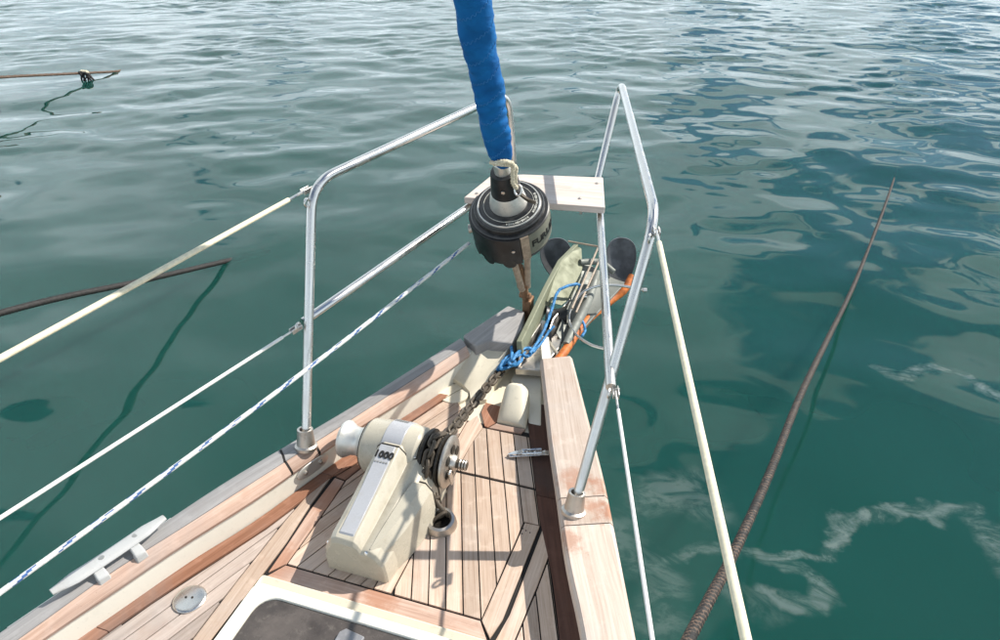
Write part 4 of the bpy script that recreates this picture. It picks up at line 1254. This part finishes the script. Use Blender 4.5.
ct = thing('mooring_cleat', (-0.5429, 1.0802, 0.1000), 'long white bar cleat on two posts on the port rail cap', 'cleat')
ca, cb = Vector((-0.6166, 0.9799, 0.1200)), Vector((-0.5343, 1.2179, 0.1200))
dd = (cb - ca); dn = dd.normalized(); sd = Vector((dn.y, -dn.x, 0)).normalized()
rings = []
for t in np.linspace(0, 1, 17):
    e = min(1, math.sin(math.pi * min(max(t, .02), .98)) * 1.9)
    w = .0080 + .0105 * e; h = .0045 + .0035 * e
    c_ = ca + dd * t + Vector((0, 0, .004 * abs(2 * t - 1) ** 2))
    rings.append([c_ + sd * (w * math.cos(a)) + Vector((0, 0, h * math.sin(a))) for a in np.linspace(0, 2 * math.pi, 15)[:-1]])
MB().loft(rings).build('cleat_bar', 'cleat', ct, 50)
for t in (.42, .72):
    c_ = ca + dd * t
    MB().lathe([(0, .0062), (.0012, .0062), (.0014, .0)], c_ + Vector((0, 0, .0074)), (0, 0, 1), 14).build('cleat_screw', 'steel_dull', ct)
for px_ in ((-0.5601, 1.0530, 0.1000), (-0.5284, 1.1268, 0.1000)):
    p = Vector(px_)
    p2 = Vector((p.x, p.y, 0)) - sd * .004
    MB().loft([[p2 + dn * (a * .014) + sd * (b * .010) + Vector((0, 0, CAPZ - .012)) for a, b in ((-1, -1), (1, -1), (1, 1), (-1, 1))],
               [p2 + dn * (a * .012) + sd * (b * .008) + Vector((0, 0, CAPZ + .007)) for a, b in ((-1, -1), (1, -1), (1, 1), (-1, 1))],
               [p2 + dn * (a * .011) + sd * (b * .007 - .016) + Vector((0, 0, CAPZ + .018)) for a, b in ((-1, -1), (1, -1), (1, 1), (-1, 1))]]).build('cleat_post', 'cleat', ct, 40, bevel=.003)

lt = thing('deck_latch', (0.1692, 1.8068, 0.0000), 'chromed toggle latch across the starboard deck edge', 'latch')
la, lb = Vector((0.1221, 1.7788, 0.0040)), Vector((0.2284, 1.8118, 0.0120))
ld = (lb - la).normalized(); lq = Vector((-ld.y, ld.x, 0)).normalized(); lu = ld.cross(lq)
mrot = Matrix((ld, lq, Vector((0, 0, 1)))).transposed()
MB().box(la + ld * .055 + Vector((0, 0, .002)), (.110, .018, .003), mrot).build('latch_base', 'chrome', lt, bevel=.001)
MB().tube([la + ld * x + lq * yy_ + Vector((0, 0, .011)) for x, yy_ in ((.036, -.008), (.090, -.008), (.090, .008), (.036, .008), (.036, -.008))], .0026, 8).build('latch_loop', 'chrome', lt)
MB().loft([[la + ld * x + lq * (w * b) + Vector((0, 0, z)) for b, z in ((-1, .003), (1, .003), (1, h), (-1, h))] for x, w, h in ((-.004, .002, .005), (.014, .006, .010), (.034, .008, .013), (.044, .007, .010))]).build('latch_lever', 'chrome', lt, bevel=.001)
for x in (.052, .074, .100):
    MB().lathe([(0, .0045), (.006, .004), (.0075, 0)], la + ld * x + Vector((0, 0, .0035)), (0, 0, 1), 12).build('latch_pin', 'steel', lt)

# ------------------------------------------------------------------ mooring ropes
def rope(name, pts, r, mats, label, lobes=3, turns=14, n=14, step=.012, mi_fn=None, taper=0):
    c_ = curve(pts, 60)
    L = [0]
    for a, b in zip(c_[:-1], c_[1:]): L.append(L[-1] + (b - a).length)
    m = int(L[-1] / step)
    xs = [float(np.interp(i / m * L[-1], L, [p[k] for p in c_])) for k in range(3) for i in range(m + 1)]
    P = [Vector((xs[i], xs[m + 1 + i], xs[2 * (m + 1) + i])) for i in range(m + 1)]
    if taper: r = [r * (.22 + .78 * min(1, (m - i) * step / taper)) for i in range(m + 1)]
    mb = MB(); mb.tube(P, r, n, twist=(lobes, .20, turns))
    if mi_fn:
        for k in range(len(mb.f) - 2):
            i, j = divmod(k, n)
            mb.mi[k] = mi_fn(i, j, i * step)
    return tag(mb.build(name, mats, None, 50), label, 'mooring rope', 'mooring ropes running into the water')
# starboard: thick rope from the right foreground down into the sea
rs = random.Random(3)
flecks = [rs.random() for _ in range(4000)]
rope('mooring_rope', [(0.5763, 0.9555, 0.3000), (0.6405, 1.2690, 0.1200), (0.6869, 1.4631, 0.0300), (0.7424, 1.6864, -0.0600), (0.8536, 2.1623, -0.2000), (0.9985, 2.8251, -0.3600), (1.2138, 3.7153, -0.6000), (1.4131, 4.5168, -0.8000), (1.5769, 5.1880, -0.9300), (1.7843, 6.0281, -0.9460), (1.9854, 6.8654, -0.9530), (2.1829, 7.7533, -0.9720), (2.4750, 9.1897, -1.1000)],
     .0120, ['moor_tan', 'moor_dark'], 'thick brown twisted mooring rope slanting into the water off the starboard side', 3, 20, 18, .005,
     lambda i, j, s: 1 if abs(((j + .5) / 18 - 20 * s) * 3 % 1 - .5) < .20 or flecks[(i // 9 * 7 + int(((j + .5) / 18 - 20 * s) * 3 // 1) * 31) % 4000] < .22 else 0, taper=3.4)
rope('mooring_rope', [(-2.66, .9, -.05), (-2.694, 2.425, -.412), (-2.715, 3.3, -.69), (-2.736, 4.128, -.95), (-2.75, 4.6, -1.10)],
     .0165, ['moor_dark'], 'dark wet mooring rope entering the water beyond the port rail', 3, 18, 15, .007)
far_rope = rope('mooring_rope', [(-7.55, 3.6, .05), (-8.00, 6.93, -.593), (-8.35, 8.2, -.86), (-8.22, 8.90, -.96), (-8.2, 9.4, -1.1)] if False else [(-7.8193, 5.4804, -0.3500), (-8.0060, 6.9376, -0.5940), (-8.1863, 7.9374, -0.7800), (-8.2461, 8.8745, -0.9450), (-8.3483, 9.1680, -0.9900)],
     .017, ['moor_tan', 'moor_dark'], 'thin far mooring rope entering the sea at the upper left', 3, 8, 9, .03, lambda i, j, s: 1 if s > 3.9 else 0)
# lump of weed and twine hanging from the far rope
wd = thing('rope_weed', (-8.0747, 8.2528, -0.8800), 'dark clump of weed hanging from the far mooring rope', 'weed')
mb = MB(); q = Vector((-8.1746, 8.3145, -0.8450))
rs = random.Random(5)
for k in range(16):
    a = q + Vector((rs.uniform(-.05, .10), rs.uniform(-.06, .06), rs.uniform(-.01, .03)))
    b = a + Vector((rs.uniform(-.01, .10), rs.uniform(-.05, .03), -rs.uniform(.06, .15)))
    mb.tube(curve([a, (a + b) / 2 + Vector((rs.uniform(-.02, .02), 0, 0)), b], 4), [.016, .015, .014, .013, .013, .012, .010, .008, .005], 6)
mb.build('weed_strands', 'moor_dark', wd)
mb = MB()
for k in range(3):
    mb.lathe([(-.02, .026), (0, .034), (.02, .026)], q + Vector((-.03 + .04 * k, 0, .012)), (1, .1, .1), 10)
mb.build('twine_wrap', 'lash', wd)
